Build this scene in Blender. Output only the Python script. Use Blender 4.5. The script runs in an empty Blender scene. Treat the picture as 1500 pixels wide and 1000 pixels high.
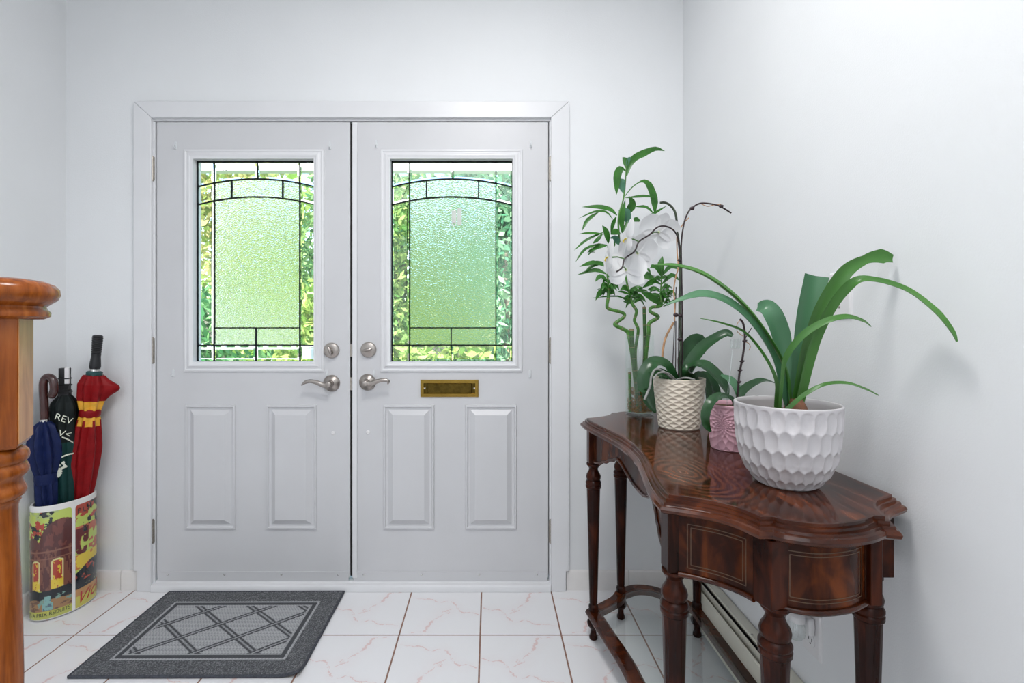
import bpy, bmesh, math, random
import numpy as np
from mathutils import Vector, Matrix

# ------------------------------------------------------------------ camera, world, lights
SC = bpy.context.scene
COL = SC.collection
F, CX, CY, CZ = 710.0, 717.0, 479.0, 1.156      # focal length and horizon in the 1500x1000 frame, eye height
WY = 2.14                                       # front wall plane
XR, XL = 0.854, -1.868                          # side walls
YB, ZC = -3.0, 2.85                             # back wall, ceiling
def P(px, py, Y): return Vector(((px-CX)*Y/F, Y, CZ-(py-CY)*Y/F))

cam = bpy.data.cameras.new('camera'); camo = bpy.data.objects.new('camera', cam); COL.objects.link(camo)
camo.location = (0, 0, CZ); camo.rotation_euler = (math.pi/2, 0, 0)
cam.sensor_fit = 'HORIZONTAL'; cam.sensor_width = 36; cam.lens = F/1500*36
cam.shift_x = (750-CX)/1500; cam.shift_y = -(500-CY)/1500; cam.clip_start = 0.02
SC.camera = camo
SC.view_settings.view_transform = 'Standard'; SC.view_settings.look = 'None'
SC.view_settings.gamma = 1; SC.view_settings.use_curve_mapping = False
SC.view_settings.exposure = 0.0

w = bpy.data.worlds.new('sky'); SC.world = w; w.use_nodes = True
wn = w.node_tree; bg = wn.nodes['Background']
sky = wn.nodes.new('ShaderNodeTexSky'); sky.sky_type = 'NISHITA'; sky.sun_disc = False
sky.sun_elevation = math.radians(48); sky.sun_rotation = math.radians(200); sky.air_density = 1.2; sky.dust_density = 3.0
wn.links.new(sky.outputs[0], bg.inputs[0]); bg.inputs[1].default_value = 0.74

def light(name, kind, loc, rot, energy, color=(1, 1, 1), **kw):
    l = bpy.data.lights.new(name, kind); l.energy = energy; l.color = color
    for k, v in kw.items(): setattr(l, k, v)
    o = bpy.data.objects.new(name, l); COL.objects.link(o); o.location = loc; o.rotation_euler = rot
    return o
R = math.radians
light('sun', 'SUN', (0, -5, 10), (R(44), 0, R(14)), 8.0, (1, .95, .86), angle=R(1))
light('ceiling_light', 'AREA', (.0, .75, ZC-.05), (0, 0, 0), 24, (1, .985, .97), shape='DISK', size=.5)
light('hall_light', 'AREA', (-.3, -1.2, ZC-.05), (0, 0, 0), 30, (.93, .965, 1), shape='SQUARE', size=1.8)
light('back_fill_light', 'AREA', (-.4, YB+.06, 1.6), (R(90), 0, 0), 12, (.9, .95, 1), shape='RECTANGLE', size=2.2, size_y=1.8)  # added fill from behind the camera, no window in the back wall

# ------------------------------------------------------------------ helpers
rng = random.Random(7)
def tag(o, label=None, cat=None, group=None, kind=None):
    if label: o['label'] = label
    if cat: o['category'] = cat
    if group: o['group'] = group
    if kind: o['kind'] = kind
    return o
def empty(name, loc=(0, 0, 0), rz=0, parent=None):
    o = bpy.data.objects.new(name, None); COL.objects.link(o); o.location = loc; o.rotation_euler = (0, 0, rz)
    o.empty_display_size = .05
    if parent: o.parent = parent
    return o

class MB:
    def __init__(s, off=(0, 0, 0)): s.v = []; s.f = []; s.o = Vector(off)
    def add(s, vs, fs):
        n = len(s.v); s.v += [tuple(Vector(v)-s.o) for v in vs]; s.f += [[i+n for i in f] for f in fs]; return s
    def box(s, a, b, m=None):
        x0, y0, z0 = a; x1, y1, z1 = b
        vs = [(x, y, z) for x in (x0, x1) for y in (y0, y1) for z in (z0, z1)]
        if m is not None: vs = [m @ Vector(v) for v in vs]
        return s.add(vs, [(0, 1, 3, 2), (4, 6, 7, 5), (0, 4, 5, 1), (2, 3, 7, 6), (0, 2, 6, 4), (1, 5, 7, 3)])
    def loft(s, rings, closed=True, caps=True, loop=False):
        n = len(rings[0]); vs = [v for r in rings for v in r]; fs = []
        m = len(rings)
        for i in range(m if loop else m-1):
            j = (i+1) % m
            for k in range(n if closed else n-1):
                l = (k+1) % n
                fs.append((i*n+k, i*n+l, j*n+l, j*n+k))
        if caps and closed and not loop:
            fs.append(tuple(range(n-1, -1, -1))); fs.append(tuple((m-1)*n+k for k in range(n)))
        return s.add(vs, fs)
    def lathe(s, prof, n=32, c=(0, 0, 0), m=None, flute=None, caps=True):
        rings = []
        for (r, z) in prof:
            ring = []
            for k in range(n):
                a = 2*math.pi*k/n
                rr = r*(flute(a, z) if flute else 1)
                p = Vector((rr*math.cos(a), rr*math.sin(a), z))
                if m is not None: p = m @ p
                ring.append(p+Vector(c))
            rings.append(ring)
        return s.loft(rings, True, caps)
    def tube(s, pts, r, n=10, flat=None, caps=True):
        pts = [Vector(p) for p in pts]; rs = r if isinstance(r, (list, tuple)) else [r]*len(pts)
        up = None; rings = []
        for i, p in enumerate(pts):
            t = (pts[min(i+1, len(pts)-1)]-pts[max(i-1, 0)])
            t = t.normalized() if t.length > 1e-9 else Vector((0, 0, 1))
            if up is None:
                up = Vector((0, 0, 1)) if abs(t.z) < .9 else Vector((0, 1, 0))
            a = (up - t*up.dot(t)).normalized(); b = t.cross(a); up = a
            fl = flat if flat else 1
            rings.append([p+(a*math.cos(2*math.pi*k/n)+b*math.sin(2*math.pi*k/n)*fl)*rs[i] for k in range(n)])
        return s.loft(rings, True, caps)
    def prism(s, out, z0, z1):
        n = len(out)
        return s.add([(x, y, z0) for x, y in out]+[(x, y, z1) for x, y in out],
                     [tuple(range(n-1, -1, -1)), tuple(range(n, 2*n))]+[(k, (k+1) % n, n+(k+1) % n, n+k) for k in range(n)])
    def mesh(s, name, mat, ang=38, recalc=True):
        me = bpy.data.meshes.new(name); me.from_pydata(s.v, [], s.f)
        if recalc:
            bm = bmesh.new(); bm.from_mesh(me); bmesh.ops.recalc_face_normals(bm, faces=bm.faces); bm.to_mesh(me); bm.free()
        if ang:
            me.polygons.foreach_set('use_smooth', [True]*len(me.polygons)); me.set_sharp_from_angle(angle=R(ang))
        me.update()
        if mat: me.materials.append(mat)
        return me
    def build(s, name, mat, parent=None, ang=38, recalc=True, bevel=None):
        o = bpy.data.objects.new(name, s.mesh(name, mat, ang, recalc)); COL.objects.link(o)
        if parent: o.parent = parent
        if bevel:
            b = o.modifiers.new('bevel', 'BEVEL'); b.width = bevel; b.segments = 2; b.limit_method = 'ANGLE'; b.angle_limit = R(40)
        return o
def inst(src, name, loc=(0, 0, 0), rot=(0, 0, 0), parent=None):
    o = bpy.data.objects.new(name, src.data); COL.objects.link(o); o.location = loc; o.rotation_euler = rot
    if parent: o.parent = parent
    for m in src.modifiers:
        b = o.modifiers.new(m.name, m.type)
        if m.type == 'BEVEL': b.width = m.width; b.segments = m.segments; b.limit_method = m.limit_method; b.angle_limit = m.angle_limit
    return o
def cr(pts, n=8):
    pts = [Vector(p) for p in pts]; out = []
    for i in range(len(pts)-1):
        p0 = pts[i-1] if i else pts[0]*2-pts[1]
        p1, p2 = pts[i], pts[i+1]
        p3 = pts[i+2] if i+2 < len(pts) else p2*2-p1
        for k in range(n):
            t = k/n
            out.append(.5*((2*p1)+(p2-p0)*t+(2*p0-5*p1+4*p2-p3)*t*t+(3*p1-p0-3*p2+p3)*t**3))
    out.append(pts[-1]); return out
def lerp(a, b, t): return a+(b-a)*t
def interp(xs, ys, x):
    return float(np.interp(x, xs, ys))
def offset2(poly, d, closed=True, miter=1.8):
    """outward offset of a 2-D polygon (either winding)"""
    n = len(poly); A = sum(poly[i][0]*poly[(i+1) % n][1]-poly[(i+1) % n][0]*poly[i][1] for i in range(n))
    sg = 1 if A > 0 else -1; out = []
    def nr(a, b):
        dx, dy = b[0]-a[0], b[1]-a[1]; l = math.hypot(dx, dy) or 1e-9
        return (dy/l*sg, -dx/l*sg)
    for i in range(n):
        if closed or 0 < i < n-1: n1, n2 = nr(poly[i-1], poly[i]), nr(poly[i], poly[(i+1) % n])
        elif i == 0: n1 = n2 = nr(poly[0], poly[1])
        else: n1 = n2 = nr(poly[-2], poly[-1])
        bx, by = n1[0]+n2[0], n1[1]+n2[1]; l = math.hypot(bx, by)
        if l < 1e-6: bx, by, k = n1[0], n1[1], 1
        else:
            bx /= l; by /= l; k = min(miter, 1/max(.2, bx*n1[0]+by*n1[1]))
        out.append((poly[i][0]+bx*d*k, poly[i][1]+by*d*k))
    return out

def leaf_mb(mb, pts, wid, facing=(0, -1, .15), fold=.25, th=.0008, n=6, prof=None, detail=2):
    """a blade along 3-D points; wid = full widths at the points (list) or max width with a pointed profile"""
    c = cr(pts, n); m = len(c); rings = []
    facing = Vector(facing)
    for i, p in enumerate(c):
        t = (c[min(i+1, m-1)]-c[max(i-1, 0)]).normalized(); u = i/(m-1)
        if isinstance(wid, (list, tuple)): wd = interp(np.linspace(0, 1, len(wid)), wid, u)
        else: wd = wid*interp([0, .12, .35, .6, .85, 1], prof or [.18, .5, .95, 1, .5, .02], u)
        sd = t.cross(facing)
        sd = sd.normalized() if sd.length > 1e-4 else Vector((1, 0, 0))
        nn = sd.cross(t).normalized()
        if nn.dot(facing) < 0: nn = -nn
        xs = (-1, -.5, 0, .5, 1) if detail > 1 else (-1, 0, 1)
        top = []; bot = []
        for x in xs:
            q = p+sd*(x*wd/2)+nn*(fold*wd*.5*(abs(x)**1.3))
            e = th*(1-.75*abs(x))
            top.append(q+nn*e); bot.append(q-nn*e)
        rings.append(top+bot[::-1])
    mb.loft(rings, True, True)

# ------------------------------------------------------------------ materials
def nmat(name):
    m = bpy.data.materials.new(name); m.use_nodes = True
    nt = m.node_tree; b = nt.nodes['Principled BSDF']; return m, nt, b
def node(nt, t, ins=None, **kw):
    n = nt.nodes.new('ShaderNode'+t)
    for k, v in kw.items(): setattr(n, k, v)
    for k, v in (ins or {}).items():
        if isinstance(v, bpy.types.NodeSocket): nt.links.new(v, n.inputs[k])
        else: n.inputs[k].default_value = v
    return n
def ramp(nt, fac, stops, interp_='LINEAR'):
    n = nt.nodes.new('ShaderNodeValToRGB'); e = n.color_ramp.elements; n.color_ramp.interpolation = interp_
    while len(e) < len(stops): e.new(.5)
    for i, (p, c) in enumerate(stops):
        e[i].position = p; e[i].color = (*c, 1) if len(c) == 3 else c
    nt.links.new(fac, n.inputs[0]); return n.outputs[0]
def mixc(nt, fac, a, b, mode='MIX'):
    n = nt.nodes.new('ShaderNodeMix'); n.data_type = 'RGBA'; n.blend_type = mode
    for i, v in ((0, fac), (6, a), (7, b)):
        if isinstance(v, bpy.types.NodeSocket): nt.links.new(v, n.inputs[i])
        else: n.inputs[i].default_value = (*v, 1) if isinstance(v, tuple) and len(v) == 3 else v
    return n.outputs[2]
def math_(nt, op, a, b=0.0, c=0.0):
    n = nt.nodes.new('ShaderNodeMath'); n.operation = op
    for i, v in enumerate((a, b, c)):
        if isinstance(v, bpy.types.NodeSocket): nt.links.new(v, n.inputs[i])
        else: n.inputs[i].default_value = v
    return n.outputs[0]
def bump(nt, b, h, strength=.2, dist=.01):
    n = node(nt, 'Bump', {'Strength': strength, 'Distance': dist, 'Height': h}); nt.links.new(n.outputs[0], b.inputs['Normal'])
def objco(nt, scale=(1, 1, 1), rot=(0, 0, 0), loc=(0, 0, 0)):
    tc = node(nt, 'TexCoord'); mp = node(nt, 'Mapping', {'Scale': scale, 'Rotation': rot, 'Location': loc})
    nt.links.new(tc.outputs['Object'], mp.inputs[0]); return mp.outputs[0]
def plain(name, col, rough=.5, metal=0, var=.06, vscale=20, bmp=0, bscale=200, coat=0, spec=.5, sss=0):
    m, nt, b = nmat(name)
    co = objco(nt)
    nz = node(nt, 'TexNoise', {'Vector': co, 'Scale': vscale, 'Detail': 3.0})
    d = tuple(max(0, c*(1-var*2)) for c in col); l = tuple(min(1, c*(1+var)) for c in col)
    nt.links.new(ramp(nt, nz.outputs[0], [(.3, d), (.7, l)]), b.inputs['Base Color'])
    b.inputs['Roughness'].default_value = rough; b.inputs['Metallic'].default_value = metal
    b.inputs['Coat Weight'].default_value = coat; b.inputs['Specular IOR Level'].default_value = spec
    if sss:
        b.inputs['Subsurface Weight'].default_value = sss; b.inputs['Subsurface Radius'].default_value = (.01, .01, .01)
    if bmp:
        n2 = node(nt, 'TexNoise', {'Vector': co, 'Scale': bscale, 'Detail': 2.0}); bump(nt, b, n2.outputs[0], bmp, .002)
    return m
def vcol(name, rough=.5, bmp=0, bscale=300, coat=0):
    m, nt, b = nmat(name)
    a = node(nt, 'Attribute', attribute_name='paint')
    nt.links.new(a.outputs['Color'], b.inputs['Base Color']); b.inputs['Roughness'].default_value = rough; b.inputs['Coat Weight'].default_value = coat
    if bmp:
        n2 = node(nt, 'TexNoise', {'Vector': objco(nt), 'Scale': bscale, 'Detail': 2.0}); bump(nt, b, n2.outputs[0], bmp, .002)
    return m
def leafmat(name, a, b_, rough=.38, trans=.25, scale=(30, 30, 30), island=False):
    m, nt, b = nmat(name)
    if island: f = node(nt, 'NewGeometry').outputs['Random Per Island']
    else: f = node(nt, 'TexNoise', {'Vector': objco(nt, scale), 'Scale': 1.0, 'Detail': 2.0}).outputs[0]
    c = ramp(nt, f, [(.25, a), (.75, b_)])
    nt.links.new(c, b.inputs['Base Color']); b.inputs['Roughness'].default_value = rough
    tr = node(nt, 'BsdfTranslucent'); nt.links.new(c, tr.inputs[0])
    mx = node(nt, 'MixShader', {0: trans}); nt.links.new(b.outputs[0], mx.inputs[1]); nt.links.new(tr.outputs[0], mx.inputs[2])
    nt.links.new(mx.outputs[0], nt.nodes['Material Output'].inputs[0]); return m
def thin_glass(name, tint=(.95, .98, .97), base=.04, rough=.02):
    m, nt, b = nmat(name); nt.nodes.remove(b)
    lw = node(nt, 'LayerWeight', {'Blend': .5}); f = math_(nt, 'POWER', lw.outputs['Facing'], 4.0); f = math_(nt, 'MULTIPLY_ADD', f, .6, base)
    t = node(nt, 'BsdfTransparent', {0: (*tint, 1)}); g = node(nt, 'BsdfGlossy', {'Roughness': rough, 'Color': (.9, .95, .93, 1)})
    mx = node(nt, 'MixShader', {0: f}); nt.links.new(t.outputs[0], mx.inputs[1]); nt.links.new(g.outputs[0], mx.inputs[2])
    nt.links.new(mx.outputs[0], nt.nodes['Material Output'].inputs[0]); return m
def real_glass(name, rough, col=(.95, 1, .96), bmp=0, scale=150, stretch=(1, 1, 1)):
    m, nt, b = nmat(name)
    b.inputs['Base Color'].default_value = (*col, 1); b.inputs['Roughness'].default_value = rough
    b.inputs['Transmission Weight'].default_value = 1; b.inputs['IOR'].default_value = 1.45
    if bmp:
        nz = node(nt, 'TexNoise', {'Vector': objco(nt, stretch, (0, R(28), 0)), 'Scale': scale, 'Detail': 1.0, 'Roughness': .4}); bump(nt, b, nz.outputs[0], bmp, .0042)
    return m
def wood(name, dark, mid, light_, scale=(1, 1, 1), rot=(0, 0, 0), ws=60, rough=.25, coat=0, big=4, spec=.3, mix=.5):
    """streaky grain: noise stretched along one axis, with a slower change of tone"""
    m, nt, b = nmat(name); co = objco(nt, scale, rot)
    fine = node(nt, 'TexNoise', {'Vector': co, 'Scale': ws, 'Detail': 6.0, 'Roughness': .6, 'Distortion': .6})
    slow = node(nt, 'TexNoise', {'Vector': objco(nt, tuple(lerp(1, q, .6) for q in scale), rot), 'Scale': big*3, 'Detail': 3.0, 'Distortion': 1.5})
    c = ramp(nt, fine.outputs[0], [(.30, dark), (.52, mid), (.72, light_)])
    c2 = mixc(nt, mix, c, ramp(nt, slow.outputs[0], [(.36, dark), (.5, mid), (.64, light_)]))
    nt.links.new(c2, b.inputs['Base Color']); b.inputs['Roughness'].default_value = rough; b.inputs['Specular IOR Level'].default_value = spec
    b.inputs['Coat Weight'].default_value = coat; b.inputs['Coat Roughness'].default_value = .08
    bump(nt, b, fine.outputs[0], .05, .002); return m

M = {}
M['wall'] = plain('wall_paint', (.80, .815, .83), .55, var=.01, vscale=3, bmp=.18, bscale=260)
M['ceiling'] = plain('ceiling_paint', (.86, .86, .86), .8, var=.01)
M['trim'] = plain('trim_paint', (.75, .755, .775), .35, var=.012, vscale=6)
M['door'] = plain('door_paint', (.625, .628, .648), .38, var=.012, vscale=5, bmp=.03, bscale=120)
M['grout'] = plain('grout', (.30, .17, .13), .9, var=.2, vscale=60)
M['base_tile'] = plain('baseboard_tile', (.80, .78, .77), .22, var=.03, vscale=8)
M['nickel'] = plain('satin_nickel', (.42, .38, .35), .28, metal=1, var=.03)
M['hinge'] = plain('hinge_metal', (.42, .39, .35), .4, metal=1, var=.1, vscale=80)
M['brass'] = plain('polished_brass', (.40, .26, .055), .14, metal=1, var=.06, vscale=40)
M['brass_dark'] = plain('dark_reflection_brass', (.15, .10, .022), .10, metal=1, var=.2, vscale=60)  # mail flap: reflection of a dark room put into the base colour
M['clear'] = thin_glass('clear_plastic', (.93, .94, .94), .10, .1)
M['glass'] = thin_glass('shelf_glass', (.975, .99, .985), .04, .01)
M['vase_glass'] = thin_glass('vase_glass', (.975, .99, .983), .035, .01)
M['water'] = thin_glass('water', (.97, .985, .95), .006, .02)
M['pane'] = real_glass('bevelled_glass', .0)
M['frost'] = real_glass('rippled_obscure_glass', .15, (.93, 1, .94), 1.0, 120, (1, 1, 1.6))
M['hook'] = plain('milky_hook_plastic', (.70, .72, .74), .2, var=.01)
M['came'] = plain('lead_came', (.012, .015, .016), .7, spec=.2)
M['dark'] = plain('weatherstrip', (.02, .018, .016), .8)
M['cream'] = plain('heater_enamel', (.74, .72, .62), .4, var=.02)
M['black'] = plain('black_plastic', (.012, .012, .014), .4, var=.1)
M['white_plastic'] = plain('white_plastic', (.80, .79, .80), .35, var=.01)
M['chrome'] = plain('chrome_ferrule', (.7, .7, .68), .2, metal=1)
mah = dict(dark=(.006, .0018, .0014), mid=(.023, .0048, .0022), light_=(.075, .0155, .0045), spec=.16)
M['mah'] = wood('mahogany', scale=(1, 1, .06), ws=70, rough=.26, **mah)
M['mah_panel'] = wood('mahogany_flame_veneer', scale=(1.0, 1.0, .22), rot=(R(38), R(38), 0), ws=26, rough=.2, big=4, dark=(.007, .002, .0014), mid=(.034, .0075, .003), light_=(.17, .042, .010), spec=.13)
M['mah_red'] = wood('mahogany_moulding', (.018, .004, .0016), (.055, .0115, .0032), (.13, .030, .007), scale=(.4, .4, 1), ws=40, rough=.12, spec=.34)
M['inlay'] = plain('boxwood_inlay', (.085, .038, .012), .4, var=.2, vscale=90)
M['oak'] = wood('stained_oak', (.11, .024, .004), (.27, .066, .008), (.40, .12, .02), scale=(1, 1, .07), ws=80, rough=.24, big=5, mix=.25)
M['oak_pale'] = wood('lit_oak_side', (.30, .135, .05), (.46, .22, .09), (.55, .30, .13), scale=(1, 1, .07), ws=80, rough=.35)  # newel side face: brightness from the doors put into the colour
def make_top():
    """crotch figure: wavering rings round one eye, running out into flame streaks"""
    m, nt, b = nmat('mahogany_crotch_top'); co = objco(nt)
    nz = node(nt, 'TexNoise', {'Vector': co, 'Scale': 7.0, 'Detail': 4.0})
    v = mixc(nt, .09, co, nz.outputs[1])
    mp = node(nt, 'Mapping', {'Vector': v, 'Scale': (1.0, .66, 0), 'Location': (.13-.045, .155-.03, 0)})
    wv = node(nt, 'TexWave', {'Vector': mp.outputs[0], 'Scale': 21.0, 'Distortion': 3.2, 'Detail': 4.0, 'Detail Scale': 1.6, 'Detail Roughness': .6}, wave_type='RINGS', rings_direction='Z')
    rings = ramp(nt, wv.outputs['Fac'], [(.05, (.009, .003, .002)), (.5, (.070, .017, .006)), (1, (.20, .055, .017))])
    fine = node(nt, 'TexNoise', {'Vector': objco(nt, (1, .16, 1), (0, 0, R(-24))), 'Scale': 34.0, 'Detail': 6.0, 'Roughness': .6, 'Distortion': .8})
    streak = ramp(nt, fine.outputs[0], [(.34, (.010, .003, .002)), (.52, (.062, .0145, .0055)), (.70, (.21, .054, .017))])
    ds = node(nt, 'VectorMath', {0: mp.outputs[0]}, operation='LENGTH').outputs['Value']
    f = node(nt, 'MapRange', {'Value': ds, 'From Min': .06, 'From Max': .17, 'To Min': .25, 'To Max': .95}).outputs[0]
    c = mixc(nt, f, rings, streak)
    big = node(nt, 'TexNoise', {'Vector': co, 'Scale': 6.0, 'Detail': 2.0})
    c = mixc(nt, ramp(nt, big.outputs[0], [(.42, (0, 0, 0)), (.62, (.6, .6, .6))]), c, (.040, .010, .004))
    nt.links.new(c, b.inputs['Base Color']); b.inputs['Roughness'].default_value = .09; b.inputs['Specular IOR Level'].default_value = .20
    return m
M['mah_top'] = make_top()
def make_tile():
    """white glaze with two long pink veins; the same print on every tile, turned round on every other one"""
    m, nt, b = nmat('pink_veined_tile'); co = objco(nt)
    warp = node(nt, 'TexNoise', {'Vector': co, 'Scale': 26.0, 'Detail': 4.0, 'Roughness': .65})
    v = mixc(nt, .045, co, warp.outputs[1]); v = node(nt, 'VectorMath', {0: v, 1: (1/.955, 1/.955, 0)}, operation='MULTIPLY').outputs[0]
    v = node(nt, 'VectorMath', {0: v, 1: (.0225/.955, .0225/.955, 0)}, operation='SUBTRACT').outputs[0]
    wn_ = node(nt, 'TexNoise', {'Vector': co, 'Scale': 30.0, 'Detail': 3.0})
    best = None
    def seg(a, c, w0):
        nonlocal best
        a = Vector(((a[0]-.5)*TS_, (a[1]-.5)*TS_, 0)); c = Vector(((c[0]-.5)*TS_, (c[1]-.5)*TS_, 0)); d = c-a
        pa = node(nt, 'VectorMath', {0: v, 1: a}, operation='SUBTRACT').outputs[0]
        h = node(nt, 'VectorMath', {0: pa, 1: d/d.length_squared}, operation='DOT_PRODUCT').outputs['Value']
        n = node(nt, 'Clamp', {0: h}); sc = node(nt, 'VectorMath', {0: d}, operation='SCALE'); nt.links.new(n.outputs[0], sc.inputs['Scale'])
        df = node(nt, 'VectorMath', {0: pa, 1: sc.outputs[0]}, operation='DISTANCE').outputs['Value']
        k = math_(nt, 'DIVIDE', df, w0); best = k if best is None else math_(nt, 'MINIMUM', best, k)
    v1 = [(.84, .98), (.71, .93), (.65, .78), (.56, .63), (.42, .52)]; w1 = [.004, .008, .007, .003]
    v2 = [(.03, .56), (.24, .54), (.34, .38), (.42, .26), (.55, .30), (.72, .22), (.95, .20)]; w2 = [.006, .005, .006, .005, .0035, .004]
    for vv, ww in ((v1, w1), (v2, w2), ([(.38, .45), (.50, .53)], [.010])):
        for q, wq in enumerate(ww): seg(vv[q], vv[q+1], wq)
    lim = math_(nt, 'MULTIPLY_ADD', wn_.outputs[0], 3.2, -1.05)
    edge = node(nt, 'Clamp', {0: math_(nt, 'MULTIPLY', math_(nt, 'SUBTRACT', lim, best), 2.5)}).outputs[0]
    halo = node(nt, 'Clamp', {0: math_(nt, 'MULTIPLY_ADD', best, -.075, .45)}).outputs[0]
    halo = math_(nt, 'MULTIPLY', halo, wn_.outputs[0])
    base = mixc(nt, halo, (.83, .83, .85), (.80, .70, .71))
    nt.links.new(mixc(nt, math_(nt, 'MULTIPLY', edge, .8), base, (.74, .55, .54)), b.inputs['Base Color'])
    b.inputs['Roughness'].default_value = .16; return m
TS_ = .3048
M['tile'] = make_tile()
M['mat'] = vcol('woven_mat', .95, .8, 900)
M['binding'] = plain('mat_binding', (.055, .06, .075), .8, var=.2, vscale=200)
M['rubber'] = plain('mat_backing', (.30, .24, .17), .9)
M['art'] = vcol('printed_ceramic', .16, coat=.4)
M['ceramic'] = plain('white_glaze', (.80, .79, .77), .2, var=.02, coat=.4)
M['ink'] = plain('dark_ink', (.02, .025, .02), .4)
M['red_ink'] = plain('red_ink', (.46, .03, .03), .4)
M['navy'] = plain('navy_nylon', (.010, .018, .075), .42, var=.08, vscale=40, bmp=.25, bscale=60, spec=.15)
M['green_cloth'] = plain('dark_green_nylon', (.010, .045, .042), .42, var=.08, vscale=30, bmp=.25, bscale=60, spec=.15)
M['black_cloth'] = plain('black_nylon', (.010, .014, .014), .5, var=.08, vscale=30, bmp=.25, bscale=60, spec=.15)
M['white_print'] = plain('white_print', (.72, .74, .62), .6)
M['red_cloth'] = plain('red_nylon', (.24, .006, .008), .42, var=.08, vscale=40, bmp=.25, bscale=60, spec=.15)
M['yellow_cloth'] = plain('yellow_nylon', (.80, .40, .03), .5, var=.1, vscale=40)
M['brown_handle'] = plain('brown_lacquered_wood', (.055, .016, .014), .2, var=.2, coat=.5)
M['cream_pot'] = plain('cream_ceramic', (.80, .72, .60), .4, var=.02)
M['pink_pot'] = plain('pink_ceramic', (.72, .42, .50), .42, var=.03)
M['white_pot'] = plain('white_matte_ceramic', (.60, .575, .588), .45, var=.015)
M['soil'] = plain('bark_soil', (.10, .055, .03), .95, var=.4, vscale=120, bmp=1, bscale=150)
M['bulb'] = plain('papery_bulb', (.24, .10, .05), .6, var=.35, vscale=50)
M['lily'] = leafmat('strap_leaf', (.045, .165, .025), (.10, .29, .05), .33, .22, (8, 8, 3))
M['lily_blue'] = leafmat('strap_leaf_bluegreen', (.05, .16, .075), (.11, .27, .14), .33, .15, (8, 8, 3))
M['orchid_leaf'] = leafmat('orchid_leaf', (.009, .050, .015), (.026, .10, .028), .27, .05, (9, 9, 9))
M['bam_leaf'] = leafmat('bamboo_leaf', (.022, .12, .012), (.06, .25, .03), .35, .25, (25, 25, 25))
M['bam_leaf_teal'] = leafmat('bamboo_leaf_underside', (.06, .20, .12), (.10, .28, .16), .4, .2, (25, 25, 25))
M['cane'] = plain('bamboo_cane', (.07, .22, .03), .35, var=.25, vscale=25)
M['cane_dark'] = plain('dark_cane', (.035, .12, .02), .35, var=.3, vscale=25)
M['node_ring'] = plain('cane_ring', (.26, .20, .11), .6)
M['root'] = plain('root_fibres', (.36, .18, .05), .8, var=.3, vscale=60)
M['grey_root'] = plain('aerial_root', (.36, .37, .35), .7, var=.2, vscale=60)
M['stem'] = plain('orchid_stem', (.030, .045, .022), .45, var=.4, vscale=30)
M['stem_dark'] = plain('plum_stake', (.030, .012, .016), .5, var=.3, vscale=30)
M['dry'] = plain('dry_stem', (.48, .27, .14), .7, var=.25, vscale=40)
def petalmat():
    m, nt, b = nmat('white_petal'); b.inputs['Base Color'].default_value = (.90, .90, .91, 1); b.inputs['Roughness'].default_value = .5
    tr = node(nt, 'BsdfTranslucent', {0: (.92, .92, .93, 1)}); mx = node(nt, 'MixShader', {0: .4})
    nt.links.new(b.outputs[0], mx.inputs[1]); nt.links.new(tr.outputs[0], mx.inputs[2]); nt.links.new(mx.outputs[0], nt.nodes['Material Output'].inputs[0]); return m
M['petal'] = petalmat()
M['lip'] = plain('yellow_lip', (.85, .62, .05), .5, var=.2, vscale=150)
M['pistil'] = plain('green_white_column', (.72, .80, .42), .5)

# ------------------------------------------------------------------ setting: walls, ceiling
def S(name, mb, m, label, cat, **kw):
    return tag(mb.build(name, m, **kw), label, cat, kind='structure')
DX0, DX1 = (230-CX)/331.8, (803-CX)/331.8            # door pair, left and right edge
JX0, JX1, JZ = DX0-.022, DX1+.022, 2.060+.022        # rough opening
wf = MB(); T = .16
wf.box((XL-.2, WY, -.1), (JX0, WY+T, ZC)); wf.box((JX1, WY, -.1), (XR+.2, WY+T, ZC)); wf.box((JX0, WY, JZ), (JX1, WY+T, ZC))
S('wall_front', wf, M['wall'], 'pale painted wall around the white double front doors', 'wall', ang=0)
S('wall_right', MB().box((XR, YB, -.1), (XR+.2, WY, ZC)), M['wall'], 'pale painted wall behind the console table and plants', 'wall', ang=0)
S('wall_left', MB().box((XL-.2, YB, -.1), (XL, WY, ZC)), M['wall'], 'pale painted wall beside the umbrella stand and newel post', 'wall', ang=0)
S('wall_back', MB().box((XL-.2, YB-.2, -.1), (XR+.2, YB, ZC)), M['wall'], 'pale painted wall at the far end of the hall facing the front doors', 'wall', ang=0)
S('ceiling', MB().box((XL-.2, YB-.2, ZC), (XR+.2, WY+T, ZC+.2)), M['ceiling'], 'plain white ceiling over the entrance hall', 'ceiling', ang=0)

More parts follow.
